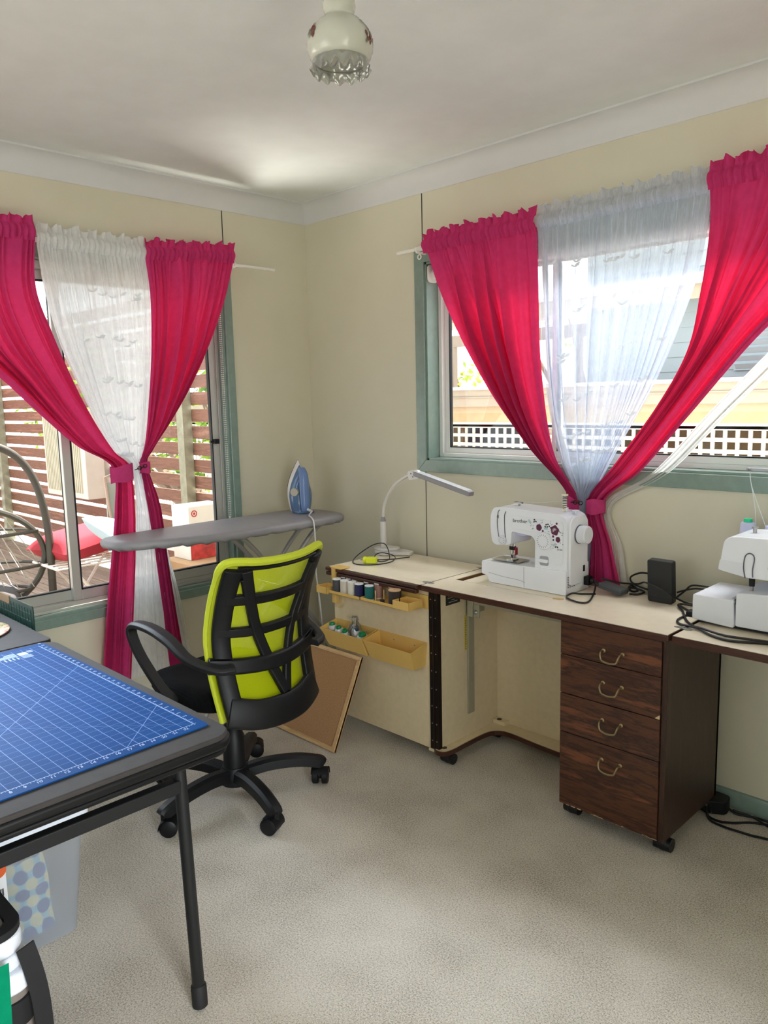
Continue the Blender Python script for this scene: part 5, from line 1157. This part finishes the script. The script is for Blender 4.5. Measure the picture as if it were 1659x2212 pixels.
# ================================================================== SEWING MACHINE
mSW = mat('machine_white', (240, 244, 252), .24, coat=.3); mSW2 = mat('machine_white_soft', (226, 230, 238), .4); mLine = mat('seam_line', (96, 98, 110), .6); mChrome = mat('chrome', (200, 200, 200), .12, metal=1)
sm = thing('sewing_machine', 'white sewing machine printed with plum flowers on the cabinet top', 'sewing machine', (1.6, -.2, ZT))
zf = ZT-.002
# bed: free arm with undercut at the left
def rp(poly, r, n=4):
    """round the corners of a polygon"""
    out = []; k = len(poly)
    for i in range(k):
        p = Vector((*poly[i], 0)); a = (Vector((*poly[i-1], 0))-p); b = (Vector((*poly[(i+1) % k], 0))-p); rr = min(r if not isinstance(r, (list, tuple)) else r[i], a.length*.45, b.length*.45)
        if rr < 1e-5: out.append((p.x, p.y)); continue
        p0 = p+a.normalized()*rr; p1 = p+b.normalized()*rr
        for q in range(n+1):
            t = q/n; z = p0*(1-t)**2+p*2*t*(1-t)+p1*t*t; out.append((z.x, z.y))
    return out
bed = rp([(1.392, .842), (1.787, .848), (1.789, zf), (1.432, zf), (1.418, .784), (1.392, .786)], [.010, .004, .006, .012, .008, .008])
obj('bed', MB().prism(bed, -.283, -.118, 'xz'), mSW, sm, bevel=.007, bseg=3)
arm = rp([(1.646, .842), (1.646, .950), (1.632, .966), (1.536, .975), (1.533, .920), (1.458, .912), (1.440, .925), (1.432, .985), (1.434, 1.036), (1.450, 1.064), (1.50, 1.068), (1.755, 1.060), (1.782, 1.048), (1.787, 1.02), (1.787, .842)], [.002, .008, .01, .012, .012, .012, .014, .02, .016, .02, .01, .02, .02, .01, .002])
obj('arm_housing', MB().prism(arm, -.276, -.135, 'xz'), mSW, sm, bevel=.016, bseg=4)
obj('end_cover', MB().prism(rp([(-.262, .79), (-.262, 1.03), (-.240, 1.052), (-.16, 1.052), (-.135, 1.03), (-.135, .79)], .02), 1.785, 1.793, 'yz'), mSW, sm, bevel=.004)
# hand wheel
hwl = MB().tube([(1.790, -.198, .980), (1.797, -.198, .980), (1.800, -.198, .980), (1.828, -.198, .980), (1.832, -.198, .980)], [.030, .034, .0345, .0345, .031], 36); obj('hand_wheel', hwl, mSW2, sm, smooth=35, bevel=.0015)
obj('wheel_gap', MB().cyl((1.7905, -.198, .980), (1.7965, -.198, .980), .0365, seg=36), mLine, sm)
yF = -.2765
# front panel relief, dial, tension dial, lever, seams
obj('front_panel', MB().prism(rp([(1.538, .985), (1.538, 1.040), (1.770, 1.034), (1.772, .87), (1.735, .868), (1.735, .905), (1.700, .93), (1.690, .985)], .012), yF-.0022, yF, 'xz'), mSW, sm, bevel=.001)
dl = MB().lathe([(.034, 0), (.034, .008), (.0315, .012), (.029, .0125), (0, .0125)], 40, (1.690, yF-.001, .955), R3('X', 90)); do = obj('stitch_dial', dl, mSW, sm, smooth=35)
m = MB()
for k in range(18):
    a = 2*pi*k/18; c_, s_ = cos(a), sin(a); m.add([Vector((1.690, yF-.0138, .955))+Vector((x*c_-z_*s_, 0, x*s_+z_*c_)) for x, z_ in ((.020, -.0007), (.027, -.0007), (.027, .0007), (.020, .0007))], [(0, 1, 2, 3)])
obj('dial_marks', m, mat('mark_grey', (90, 88, 92), .5), do, smooth=0, fixn=False)
td = obj('tension_dial', MB().lathe([(.0185, 0), (.0185, .006), (.016, .008), (0, .008)], 30, (1.495, yF-.0005, .936), R3('X', 90)), mSW2, sm, smooth=35)
m = MB()
for k in range(9):
    a = 2*pi*k/9; m.cbox((1.495+.012*cos(a), yF-.0088, .936+.012*sin(a)), (.0012, .0006, .004), R3('Y', -math.degrees(a)+90))
obj('dial_marks', m, MATS['mark_grey'], td, smooth=0)
lv = obj('reverse_recess', MB().prism(rp([(1.668, .858), (1.708, .858), (1.708, .895), (1.668, .895)], .009), yF-.0008, yF+.002, 'xz'), mat('recess_grey', (168, 170, 176), .5), sm, bevel=.001); obj('reverse_lever', MB().prism(rp([(1.664, .870), (1.7085, .870), (1.7085, .884), (1.664, .884)], .006), yF-.011, yF, 'xz'), mSW, lv, bevel=.003)
def seam(pts, nm='seam', r=.0011, y=yF-.0004): return obj(nm, MB().tube(catmull([(x, y, z) for x, z in pts], 24), r, 6), mLine, sm)
seam([(1.480, 1.056), (1.472, 1.045), (1.468, 1.0), (1.474, .955), (1.479, .945)], 'thread_slot', .0016); seam([(1.510, 1.052), (1.503, 1.03), (1.505, .97), (1.509, .946)], 'thread_slot', .0016)
m = MB().prism([(1.466, 1.030), (1.474, 1.036), (1.474, 1.022)], yF-.0012, yF, 'xz'); obj('slot_mark', m, mBlk, sm, smooth=0)
seam([(1.60, .842), (1.60, .80), (1.601, .762)], 'bed_seam', .0006, -.2832); seam([(1.43, .796), (1.50, .789), (1.575, .786), (1.605, .780)], 'bed_seam', .0006, -.2832)
# needle assembly
m = MB(); m.cyl((1.500, -.225, .915), (1.500, -.225, .868), .0035, seg=10).cyl((1.511, -.222, .915), (1.511, -.222, .872), .0045, seg=10).box(1.494, 1.516, -.232, -.216, .890, .905); nb = obj('needle_bar', m, mChrome, sm)
obj('needle', MB().cyl((1.500, -.225, .868), (1.500, -.225, .847), .0009, .0004, 6), mChrome, nb)
obj('presser_foot', MB().box(1.504, 1.516, -.235, -.215, .858, .872).prism([(1.492, .849), (1.522, .849), (1.524, .853), (1.492, .853)], -.247, -.208, 'xz'), mChrome, sm, bevel=.001)
obj('red_thread_lever', MB().box(1.517, 1.523, -.226, -.214, .870, .90), mat('red_part', (150, 30, 46), .4), sm, bevel=.001)
obj('needle_plate', MB().prism(rp([(1.425, -.262), (1.560, -.262), (1.560, -.180), (1.425, -.180)], .006), .8478, .8492), mSteel, sm)
m = MB().add([(1.43, -.265, .8494), (1.50, -.265, .8494), (1.50, -.236, .8494), (1.43, -.236, .8494)], [(0, 1, 2, 3)]); obj('bobbin_cover', m, clear('smoke_cover', (190, 196, 206), refl=.3), sm, smooth=0)
obj('needle_lamp', MB().box(1.535, 1.585, -.25, -.17, .955, .974), mat('lamp_lens', (206, 206, 236), .3), sm, bevel=.006)
# top fittings
gd = MB(); gd.cyl((1.519, -.20, 1.066), (1.519, -.20, 1.078), .005, seg=10).box(1.497, 1.535, -.206, -.194, 1.076, 1.081).lathe([(0, 1.081), (.006, 1.081), (.008, 1.084), (0, 1.085)], 14, (1.505, -.20, 0)).lathe([(0, 1.081), (.006, 1.081), (.008, 1.084), (0, 1.085)], 14, (1.530, -.20, 0)); obj('thread_guide', gd, mSteel, sm)
obj('spool_pin', MB().cyl((1.729, -.2, 1.062), (1.729, -.2, 1.128), .003, seg=8).box(1.735, 1.742, -.205, -.195, 1.055, 1.078), mSW2, sm)
obj('bobbin_winder', MB().cyl((1.771, -.19, 1.05), (1.771, -.19, 1.066), .004, seg=8).lathe([(0, 1.066), (.014, 1.066), (.014, 1.069), (0, 1.070)], 18, (1.771, -.19, 0)), mSW2, sm)
# vents, switch, socket on the right end
m = MB()
for r_ in range(7):
    for q in range(4): m.box(1.7885, 1.7898, -.272+.014*q, -.264+.014*q, .785+.0065*r_, .7872+.0065*r_)
obj('vent_slots', m, mBlk, sm, smooth=0)
m = MB().box(1.7885, 1.7925, -.178, -.128, .775, .865); sk = obj('socket_plate', m, mSW2, sm, bevel=.002); obj('switch', MB().box(1.792, 1.795, -.170, -.158, .832, .856), mBlk, sk, bevel=.001)
# lettering and floral print on the front
mInkB = mat('ink_black', (26, 24, 32), .5); mPlum = mat('ink_plum', (92, 22, 66), .5); mTeal = mat('ink_teal', (150, 190, 198), .5)
TF = Matrix(((1, 0, 0), (0, 0, -1), (0, 1, 0)))    # text facing -y
m = MB(); m.text('brother', .021, TF, ext=.0002, off=(1.5785, yF-.0026, 1.0205)); o = obj('maker_lettering', m, mInkB, sm, smooth=0)
m = MB(); m.text('JA1400', .0075, TF, ext=.0002, off=(1.758, yF-.0026, .928)); obj('model_lettering', m, mInkB, sm, smooth=0)
def ell(m, x, z, a, b, ang, n=14, wob=0, ph=0):
    ca, sa = cos(radians(ang)), sin(radians(ang)); P = []
    for k in range(n):
        t = 2*pi*k/n; r = 1+wob*cos(5*t+ph); u, v = a*r*cos(t), b*r*sin(t); P.append((x+u*ca-v*sa, yF-.0027-.0001*m.mi, z+u*sa+v*ca))
    m.add(P, [list(range(n))])
fp = MB()
ell(fp, 1.666, 1.004, .0125, .0130, 0, 20, .05); ell(fp, 1.736, 1.000, .0175, .0190, 10, 30, .09); ell(fp, 1.750, .966, .0100, .0110, 0, 20, .05, 1); ell(fp, 1.744, 1.026, .0045, .0045, 0, 12, .1); ell(fp, 1.683, .992, .0045, .0048, 0, 10, .15); ell(fp, 1.729, .976, .0045, .005, 0); ell(fp, 1.730, .963, .0035, .004, 0)
obj('flower_print', fp, mPlum, sm, smooth=0, fixn=False)
fp = MB(); fp.mi = 0
for k in range(9):
    a = radians(30+15*k*1.6); P = Vector((1.735, yF-.0030, .999)); d = Vector((cos(a), 0, sin(a))); q = Vector((-sin(a), 0, cos(a))); fp.add([P+d*.002+q*.0005, P+d*.002-q*.0005, P+d*.010-q*.0006, P+d*.010+q*.0006], [(0, 1, 2, 3)])
obj('stamen_print', fp, mat('ink_white', (236, 230, 236), .5), sm, smooth=0, fixn=False)
fp = MB()
for x, z, a in ((1.645, 1.032, 20), (1.652, 1.026, -40), (1.644, 1.024, 60), (1.698, 1.018, 30), (1.706, 1.020, -20), (1.703, 1.010, 70), (1.712, 1.013, 40), (1.694, 1.010, -30), (1.718, 1.008, 20), (1.740, .937, 40), (1.748, .937, -40)): ell(fp, x, z, .0042, .0028, a, 10)
obj('leaf_print', fp, mInkB, sm, smooth=0, fixn=False)
fp = MB(); rr = random.Random(6)
for cx_, cz_, n, dr in ((1.675, 1.028, 6, 30), (1.636, 1.002, 7, 60), (1.710, .990, 6, -60), (1.765, 1.000, 6, 70), (1.762, .985, 5, -50), (1.766, .955, 4, 70), (1.722, 1.026, 4, 80), (1.72, .935, 5, 30)):
    for k in range(n): ell(fp, cx_+rr.uniform(-.010, .010), cz_+rr.uniform(-.009, .009), .0026, .0008, dr+rr.uniform(-40, 40), 6)
obj('dash_print', fp, mInkB, sm, smooth=0, fixn=False)
fp = MB()
for cx_, cz_, a in ((1.624, 1.023, -50), (1.697, 1.003, 0), (1.736, .945, 30)):
    for k in range(5): ell(fp, cx_+(k-2)*.0036*cos(radians(a)), cz_+(k-2)*.0036*sin(radians(a)), .0012, .0055, a+20, 8)
obj('fern_print', fp, mTeal, sm, smooth=0, fixn=False)
sp_ = thing('thread_spool', 'black and white wound thread spool on the sewing machine pin', 'thread spool', (1.729, -.2, 1.066))
m = MB().lathe([(.0075, 1.072), (.0085, 1.078), (.0085, 1.118), (.0075, 1.122)], 18, (1.729, -.2, 0)); b = NB('zigzag_thread'); v = b.coord(); wv = b.new('ShaderNodeTexWave'); wv.bands_direction = 'Z'; wv.inputs['Scale'].default_value = 48; wv.inputs['Distortion'].default_value = 3; b.ln(v, wv.inputs['Vector']); b.base(b.ramp(wv.outputs['Fac'], [(.45, rgb(24, 24, 26)), (.55, rgb(220, 218, 206))])); obj('thread', m, b.m, sp_)
obj('core', MB().lathe([(.003, 1.066), (.011, 1.066), (.011, 1.072), (.004, 1.073)], 18, (1.729, -.2, 0)), mat('core_cream', (230, 224, 190), .5), sp_); obj('cap', MB().lathe([(.004, 1.121), (.0125, 1.122), (.0125, 1.128), (0, 1.129)], 18, (1.729, -.2, 0)), MATS['core_cream'], sp_)
obj('thread_strand', MB().tube(catmull([(1.735, -.2, 1.105), (1.63, -.2, 1.088), (1.532, -.2, 1.083)], 12), .0005, 5), mat('strand_white', (230, 226, 222), .6), None, label='loose thread strand running from the spool to the machine guide', cat='thread')

# ================================================================== OVERLOCKER
ov = thing('overlocker', 'white overlocker sewing machine on the right leaf at the frame edge', 'overlocker', (2.5, -.2, ZT))
z0 = ZT+.012
obj('side_cover', MB().prism(rp([(2.281, z0), (2.412, z0-.008), (2.416, z0+.005), (2.410, .853), (2.281, .853)], .007), -.318, -.10, 'xz'), mSW2, ov, bevel=.008, bseg=3)
obj('cover_gap', MB().box(2.409, 2.420, -.312, -.12, z0+.005, .842), mLine, ov)
obj('front_door', MB().prism(rp([(2.418, z0), (2.78, z0), (2.78, .905), (2.418, .878)], .008), -.320, -.12, 'xz'), mSW2, ov, bevel=.006, bseg=3)
hd = rp([(2.352, .940), (2.356, .958), (2.366, 1.035), (2.384, 1.050), (2.42, 1.053), (2.80, 1.058), (2.80, .925), (2.44, .925)], [.006, .004, .014, .016, .01, .01, .01, .01])
obj('head', MB().prism(hd, -.300, -.115, 'xz'), mSW, ov, bevel=.010, bseg=4); obj('head_band', MB().prism(rp([(2.353, .942), (2.358, .975), (2.43, .970), (2.43, .930)], .004), -.3012, -.30, 'xz'), mSW2, ov)
obj('column', MB().box(2.50, 2.80, -.19, -.10, .87, .93), mSW2, ov, bevel=.006); obj('presser_lever', MB().box(2.452, 2.520, -.150, -.142, .905, .912).box(2.512, 2.520, -.150, -.142, .87, .91), mSW, ov, bevel=.001)
nb = catmull([(2.437, -.3018, .925), (2.431, -.3018, .958), (2.434, -.3018, .992), (2.445, -.3018, 1.004), (2.458, -.3018, 1.000), (2.462, -.3018, .985), (2.458, -.3018, .955), (2.459, -.3018, .930)], 30); obj('needle_window', MB().tube(nb, .0018, 6), mLine, ov)
for xx in (2.503, 2.535):
    obj('tension_slot', MB().tube([(xx+.004, -.3005, 1.03), (xx, -.3005, .962)], .0014, 6), mLine, ov)
obj('needle_clamp', MB().cyl((2.447, -.27, .925), (2.447, -.27, .895), .0095, .0085, 14), mBlk, ov); obj('needle_bar', MB().cyl((2.447, -.27, .895), (2.447, -.27, .868), .0065, seg=12), mSteel, ov)
obj('presser_foot', MB().prism([(2.425, .857), (2.46, .857), (2.458, .872), (2.44, .876)], -.305, -.262, 'xz').box(2.405, 2.455, -.300, -.284, .854, .859).cyl((2.43, -.30, .864), (2.43, -.25, .864), .005, seg=10), mSteel, ov, bevel=.001)
obj('plate', MB().box(2.40, 2.47, -.30, -.20, .8535, .8555), mSteel, ov); obj('screw', MB().lathe([(0, .003), (.006, .002), (.007, 0), (0, 0)], 14, (2.475, -.19, .88)), mBlk, ov)
obj('pressure_knob', MB().cyl((2.425, -.2, 1.053), (2.425, -.2, 1.068), .006, seg=12).cyl((2.425, -.2, 1.068), (2.425, -.2, 1.072), .010, seg=16), mSteel, ov)
obj('thread_post', MB().box(2.48, 2.52, -.25, -.2, 1.052, 1.064), mSW, ov, bevel=.002)
obj('stand_tray', MB().box(2.30, 2.80, -.105, -.03, .97, .982), mSW2, ov, bevel=.003); obj('stand_rod', MB().cyl((2.62, -.07, .98), (2.62, -.07, 1.245), .004, seg=8), mSteel, ov)
ga = obj('guide_arm', MB().prism(rrect(2.343, 2.80, 1.237, 1.247, .005, 4), -.075, -.065, 'xz'), mat('arm_grey', (176, 182, 190), .4), ov, bevel=.001); obj('guide_eye', MB().tube([(2.355+.004*cos(a), -.077, 1.242+.004*sin(a)) for a in [2*pi*k/12 for k in range(12)]], .0012, 6, closed=True), mSteel, ga)
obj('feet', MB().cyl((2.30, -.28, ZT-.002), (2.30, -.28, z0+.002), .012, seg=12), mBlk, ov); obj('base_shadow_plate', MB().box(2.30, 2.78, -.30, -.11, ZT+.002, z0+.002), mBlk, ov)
tc = thing('thread_cone', 'pale lilac thread cone with green cap behind the overlocker head', 'thread cone', (2.356, -.07, .982))
obj('thread', MB().lathe([(.0265, .982), (.0265, 1.0), (.0235, 1.058), (.020, 1.064), (0, 1.064)], 24, (2.356, -.07, 0)), mat('lilac_thread', (206, 210, 240), .6), tc); obj('nozzle', MB().lathe([(.0135, 1.062), (.0145, 1.068), (.0135, 1.076), (.008, 1.077), (0, 1.072)], 20, (2.356, -.07, 0)), mat('mint_cap', (40, 206, 150), .35), tc)
m = MB().lathe([(.0265, .982), (.0265, 1.0), (.0235, 1.058), (0, 1.064)], 24, (2.436, -.07, 0)); tc = thing('thread_cone', 'pale thread cone at the frame edge behind the overlocker', 'thread cone', (2.436, -.07, .982)); obj('thread', m, MATS['lilac_thread'], tc)
mStr = mat('strand_pale', (226, 236, 236), .6)
obj('overlock_thread', MB().tube(catmull([(2.356, -.073, 1.236), (2.360, -.073, 1.20), (2.376, -.072, 1.12), (2.381, -.071, 1.045), (2.372, -.071, 1.01), (2.360, -.071, 1.0)], 24), .0012, 6), mStr, None, label='white thread falling from the guide arm to the green capped cone', cat='thread')
obj('overlock_thread', MB().tube(catmull([(2.356, -.077, 1.236), (2.364, -.077, 1.19), (2.385, -.076, 1.13), (2.412, -.076, 1.06), (2.42, -.076, 1.03)], 24), .0012, 6), mStr, None, label='white thread slanting from the guide arm towards the frame edge', cat='thread')

# ================================================================== SMALL THINGS ON THE CABINET
mCab = mat('black_cable', (20, 20, 22), .4)
rt_ = thing('router_box', 'upright black plastic box standing between the two sewing machines', 'device box', (2.098, -.13, ZT))
Mr = R3('X', 5)
obj('case', MB().prism(rrect(-.046, .046, 0, .156, .008, 4), -.016, .016, 'xz', Mr, (2.098, -.145, ZT+.0015)), mat('matt_black', (26, 28, 30), .55), rt_, bevel=.003); obj('front_seam', MB().box(-.046, .046, -.0168, -.0155, .018, .0195, Mr, (2.098, -.145, ZT+.0015)), mBlk, rt_, smooth=0)
ad = thing('power_adapter', 'grey power adapter brick lying on the cabinet beside the sewing machine', 'power adapter', (1.915, -.165, ZT))
Ma = R3('Z', -6) @ R3('Y', 9)
obj('case', MB().cbox((0, 0, 0), (.100, .052, .022), Ma).add([], []), mat('slate_plastic', (74, 80, 84), .45), ad, bevel=.004)
for ch_ in ad.children: ch_.data.transform(Matrix.Translation((0, 0, 0)))
obj('half_seam', MB().cbox((0, 0, 0), (.101, .053, .0012), Ma), mat('seam_dark', (40, 44, 48), .5), ad, smooth=0)
ad.location = (1.915, -.160, ZT+.0255)
for ch_ in ad.children: ch_.matrix_parent_inverse = Matrix.Translation((1.915, -.165, ZT))
pl = thing('machine_plug', 'black power plug in the right end of the sewing machine', 'plug', (1.81, -.15, .79))
obj('body', MB().box(1.7925, 1.815, -.166, -.134, .778, .812).cyl((1.815, -.15, .795), (1.832, -.15, .795), .011, .007, 12), mBlk, pl, bevel=.003)
def cable(pts, r, label, m_=None, n=80, gp='black leads on the cabinet top', cat='cable'): return obj('power_cable', MB().tube(catmull(pts, n), r, 8), m_ or mCab, None, label=label, cat=cat, group=gp)
cable([(1.830, -.150, .795), (1.842, -.16, .785), (1.862, -.208, .764), (1.905, -.318, .7625), (1.886, -.350, .7625), (1.815, -.320, .7625), (1.797, -.255, .7625), (1.827, -.238, .7625), (1.868, -.205, .7625)], .0034, 'black lead looping in front of the plug beside the sewing machine')
cable([(1.830, -.146, .797), (1.848, -.138, .785), (1.866, -.14, .782)], .004, 'short thick black lead between machine plug and grey adapter')
cable([(1.965, -.15, .775), (1.955, -.10, .789), (1.978, -.09, .772), (1.957, -.09, .7635), (1.942, -.09, .774), (1.966, -.09, .778), (2.003, -.09, .770), (1.989, -.112, .7625), (1.962, -.125, .7625)], .004, 'thick black lead coiled between the grey adapter and the black box')
cable([(1.83, -.10, .797), (1.894, -.09, .790), (1.932, -.09, .791), (1.984, -.10, .799), (2.045, -.175, .828), (2.094, -.185, .824), (2.13, -.180, .806), (2.158, -.150, .781), (2.185, -.121, .7630), (2.262, -.122, .7625)], .0034, 'black lead crossing the front of the upright black box')
cable([(2.056, -.105, .847), (2.005, -.06, .835), (1.968, -.06, .831), (1.935, -.06, .813), (1.936, -.065, .797), (1.96, -.07, .785), (2.007, -.07, .776), (2.056, -.105, .788)], .0036, 'black lead looping out to the left of the upright black box')
cable([(2.140, -.12, .777), (2.150, -.07, .795), (2.165, -.06, .812), (2.195, -.06, .817), (2.26, -.05, .812), (2.32, -.05, .79)], .0034, 'black lead arching from the box to behind the overlocker')
cable([(2.140, -.115, .795), (2.158, -.08, .800), (2.191, -.06, .806), (2.25, -.05, .80), (2.34, -.045, .77)], .0034, 'black lead running level behind the overlocker')
cable([(2.262, -.145, .765), (2.173, -.165, .768), (2.213, -.23, .7615), (2.276, -.336, .7615), (2.348, -.398, .7615), (2.401, -.432, .7605), (2.46, -.440, .7605), (2.55, -.40, .7605), (2.75, -.36, .7605)], .0042, 'thick black lead along the front edge of the right leaf')
cable([(2.17, -.172, .766), (2.209, -.195, .762), (2.242, -.224, .762), (2.24, -.264, .762), (2.243, -.334, .762), (2.263, -.372, .762), (2.30, -.380, .762), (2.34, -.392, .767), (2.405, -.402, .762), (2.471, -.395, .7605), (2.75, -.33, .7605)], .0040, 'second black lead curling at the foot of the overlocker')
obj('lead_clip', MB().box(2.236, 2.262, -.262, -.225, .7565, .776), mBlk, None, bevel=.004, label='black plug end lying against the left side of the overlocker', cat='plug')
# desk lamp
mLW = mat('lamp_white', (222, 220, 218), .35); mLG = mat('lamp_grey', (146, 144, 148), .4)
dl_ = thing('desk_lamp', 'white LED desk lamp with gooseneck on the left leaf of the cabinet', 'desk lamp', (.72, -.12, ZT))
zb = ZT+.0015
obj('base', MB().prism(rp([(.640, -.170), (.720, -.195), (.828, -.105), (.815, -.062), (.735, -.058), (.640, -.09)], .02), zb, zb+.016), mLW, dl_, bevel=.005)
obj('base_step', MB().prism(rp([(.632, -.165), (.705, -.180), (.750, -.110), (.735, -.075), (.640, -.085)], .02), zb+.016, zb+.030), mLW, dl_, bevel=.005)
obj('column', MB().lathe([(.0155, zb+.028), (.0155, .905), (.0150, .915)], 20, (.672, -.130, 0)), mLW, dl_); obj('collar', MB().lathe([(.0152, .912), (.014, .915), (.010, .934), (.006, .938)], 20, (.672, -.13, 0)), mLG, dl_)
obj('gooseneck', MB().tube(catmull([(.672, -.13, .93), (.675, -.13, .955), (.682, -.13, .993), (.716, -.13, 1.054), (.767, -.13, 1.106), (.84, -.13, 1.145), (.865, -.13, 1.152)], 40), .0068, 12), mLW, dl_)
Ml = R3('Y', 12.8)
jt = obj('joint', MB().prism(rrect(-.034, .034, -.022, .022, .012, 4), -.010, .010, 'xz', Ml @ R3('Y', -20), (.884, -.13, 1.152)), mLW, dl_, bevel=.003)
for dx, dz in ((-.012, .006), (.012, .006), (0, -.008)): obj('screw', MB().lathe([(0, .0006), (.0028, .0006), (.0032, 0)], 10, Vector((.884, -.1402, 1.152))+Vector((dx, 0, dz)), R3('X', 90)), mBlk, jt)
obj('light_bar', MB().box(.0, .335, -.020, .020, -.010, .012, Ml, (.893, -.13, 1.160)), mLG, dl_, bevel=.004); obj('bar_top', MB().box(.004, .322, -.019, .019, .012, .0135, Ml, (.893, -.13, 1.160)), mat('lamp_silver', (224, 226, 230), .25, metal=.3), dl_)
# charger
cg = thing('phone_charger', 'fluorescent yellow plug charger lying on the left leaf with black cable', 'charger', (.80, -.33, ZT))
mFlu = mat('fluoro_yellow', (226, 240, 40), .4); Mc = R3('Z', 28); oc = (.800, -.345, ZT+.0165)
obj('body', MB().box(-.018, .030, -.015, .015, -.013, .013, Mc, oc), mFlu, cg, bevel=.003); fc = obj('face', MB().tube([Vector(oc)+Mc @ Vector((x, 0, 0)) for x in (-.032, -.031, -.019, -.018)], [.013, .015, .015, .014], 22), mFlu, cg)
obj('prong', MB().box(-.048, -.032, -.007, -.002, -.001, .001, Mc, oc).box(-.048, -.032, .002, .007, -.001, .001, Mc, oc), mSteel, fc, smooth=0)
obj('charger_cable', MB().tube(catmull([(.832, -.33, ZT+.014), (.83, -.30, ZT+.006), (.80, -.22, ZT+.004), (.73, -.175, ZT+.055), (.665, -.185, ZT+.050), (.655, -.27, ZT+.02), (.700, -.36, ZT+.004), (.772, -.405, ZT+.003), (.84, -.365, ZT+.003), (.858, -.27, ZT+.003), (.815, -.20, ZT+.012), (.74, -.20, ZT+.020), (.72, -.23, ZT+.014), (.765, -.275, ZT+.004), (.82, -.22, ZT+.003), (.853, -.138, ZT+.004)], 120), .0024, 8), mCab, None, label='thin black cable looped around the yellow charger', cat='cable')
# floor: power board and cords
pb = thing('power_board', 'black power board on the carpet against the right wall behind the drawers', 'power board', (2.3, -.07, 0))
obj('case', MB().prism(rp([(2.262, -.125), (2.332, -.088), (2.325, -.03), (2.262, -.025)], .015), .003, .052), mBlk, pb, bevel=.012, bseg=3)
for lab, pts in (('black cord running along the skirting from the power board', [(2.312, -.045, .02), (2.349, -.055, .006), (2.39, -.045, .006), (2.44, -.035, .006), (2.7, -.03, .006)]), ('middle black cord curving from the power board across the carpet', [(2.272, -.11, .02), (2.289, -.136, .006), (2.33, -.146, .006), (2.367, -.127, .006), (2.46, -.06, .006), (2.7, -.05, .006)]), ('lowest black cord sweeping from the power board across the carpet', [(2.271, -.12, .03), (2.30, -.155, .006), (2.353, -.170, .006), (2.409, -.166, .006), (2.45, -.161, .006), (2.50, -.148, .006), (2.75, -.10, .006)]), ('black cord crossing the other cords beside the skirting', [(2.34, -.05, .012), (2.401, -.050, .012), (2.436, -.060, .012), (2.47, -.078, .012), (2.7, -.16, .006)])):
    cable(pts, .0042, lab, gp='black cords on the carpet', cat='cord')
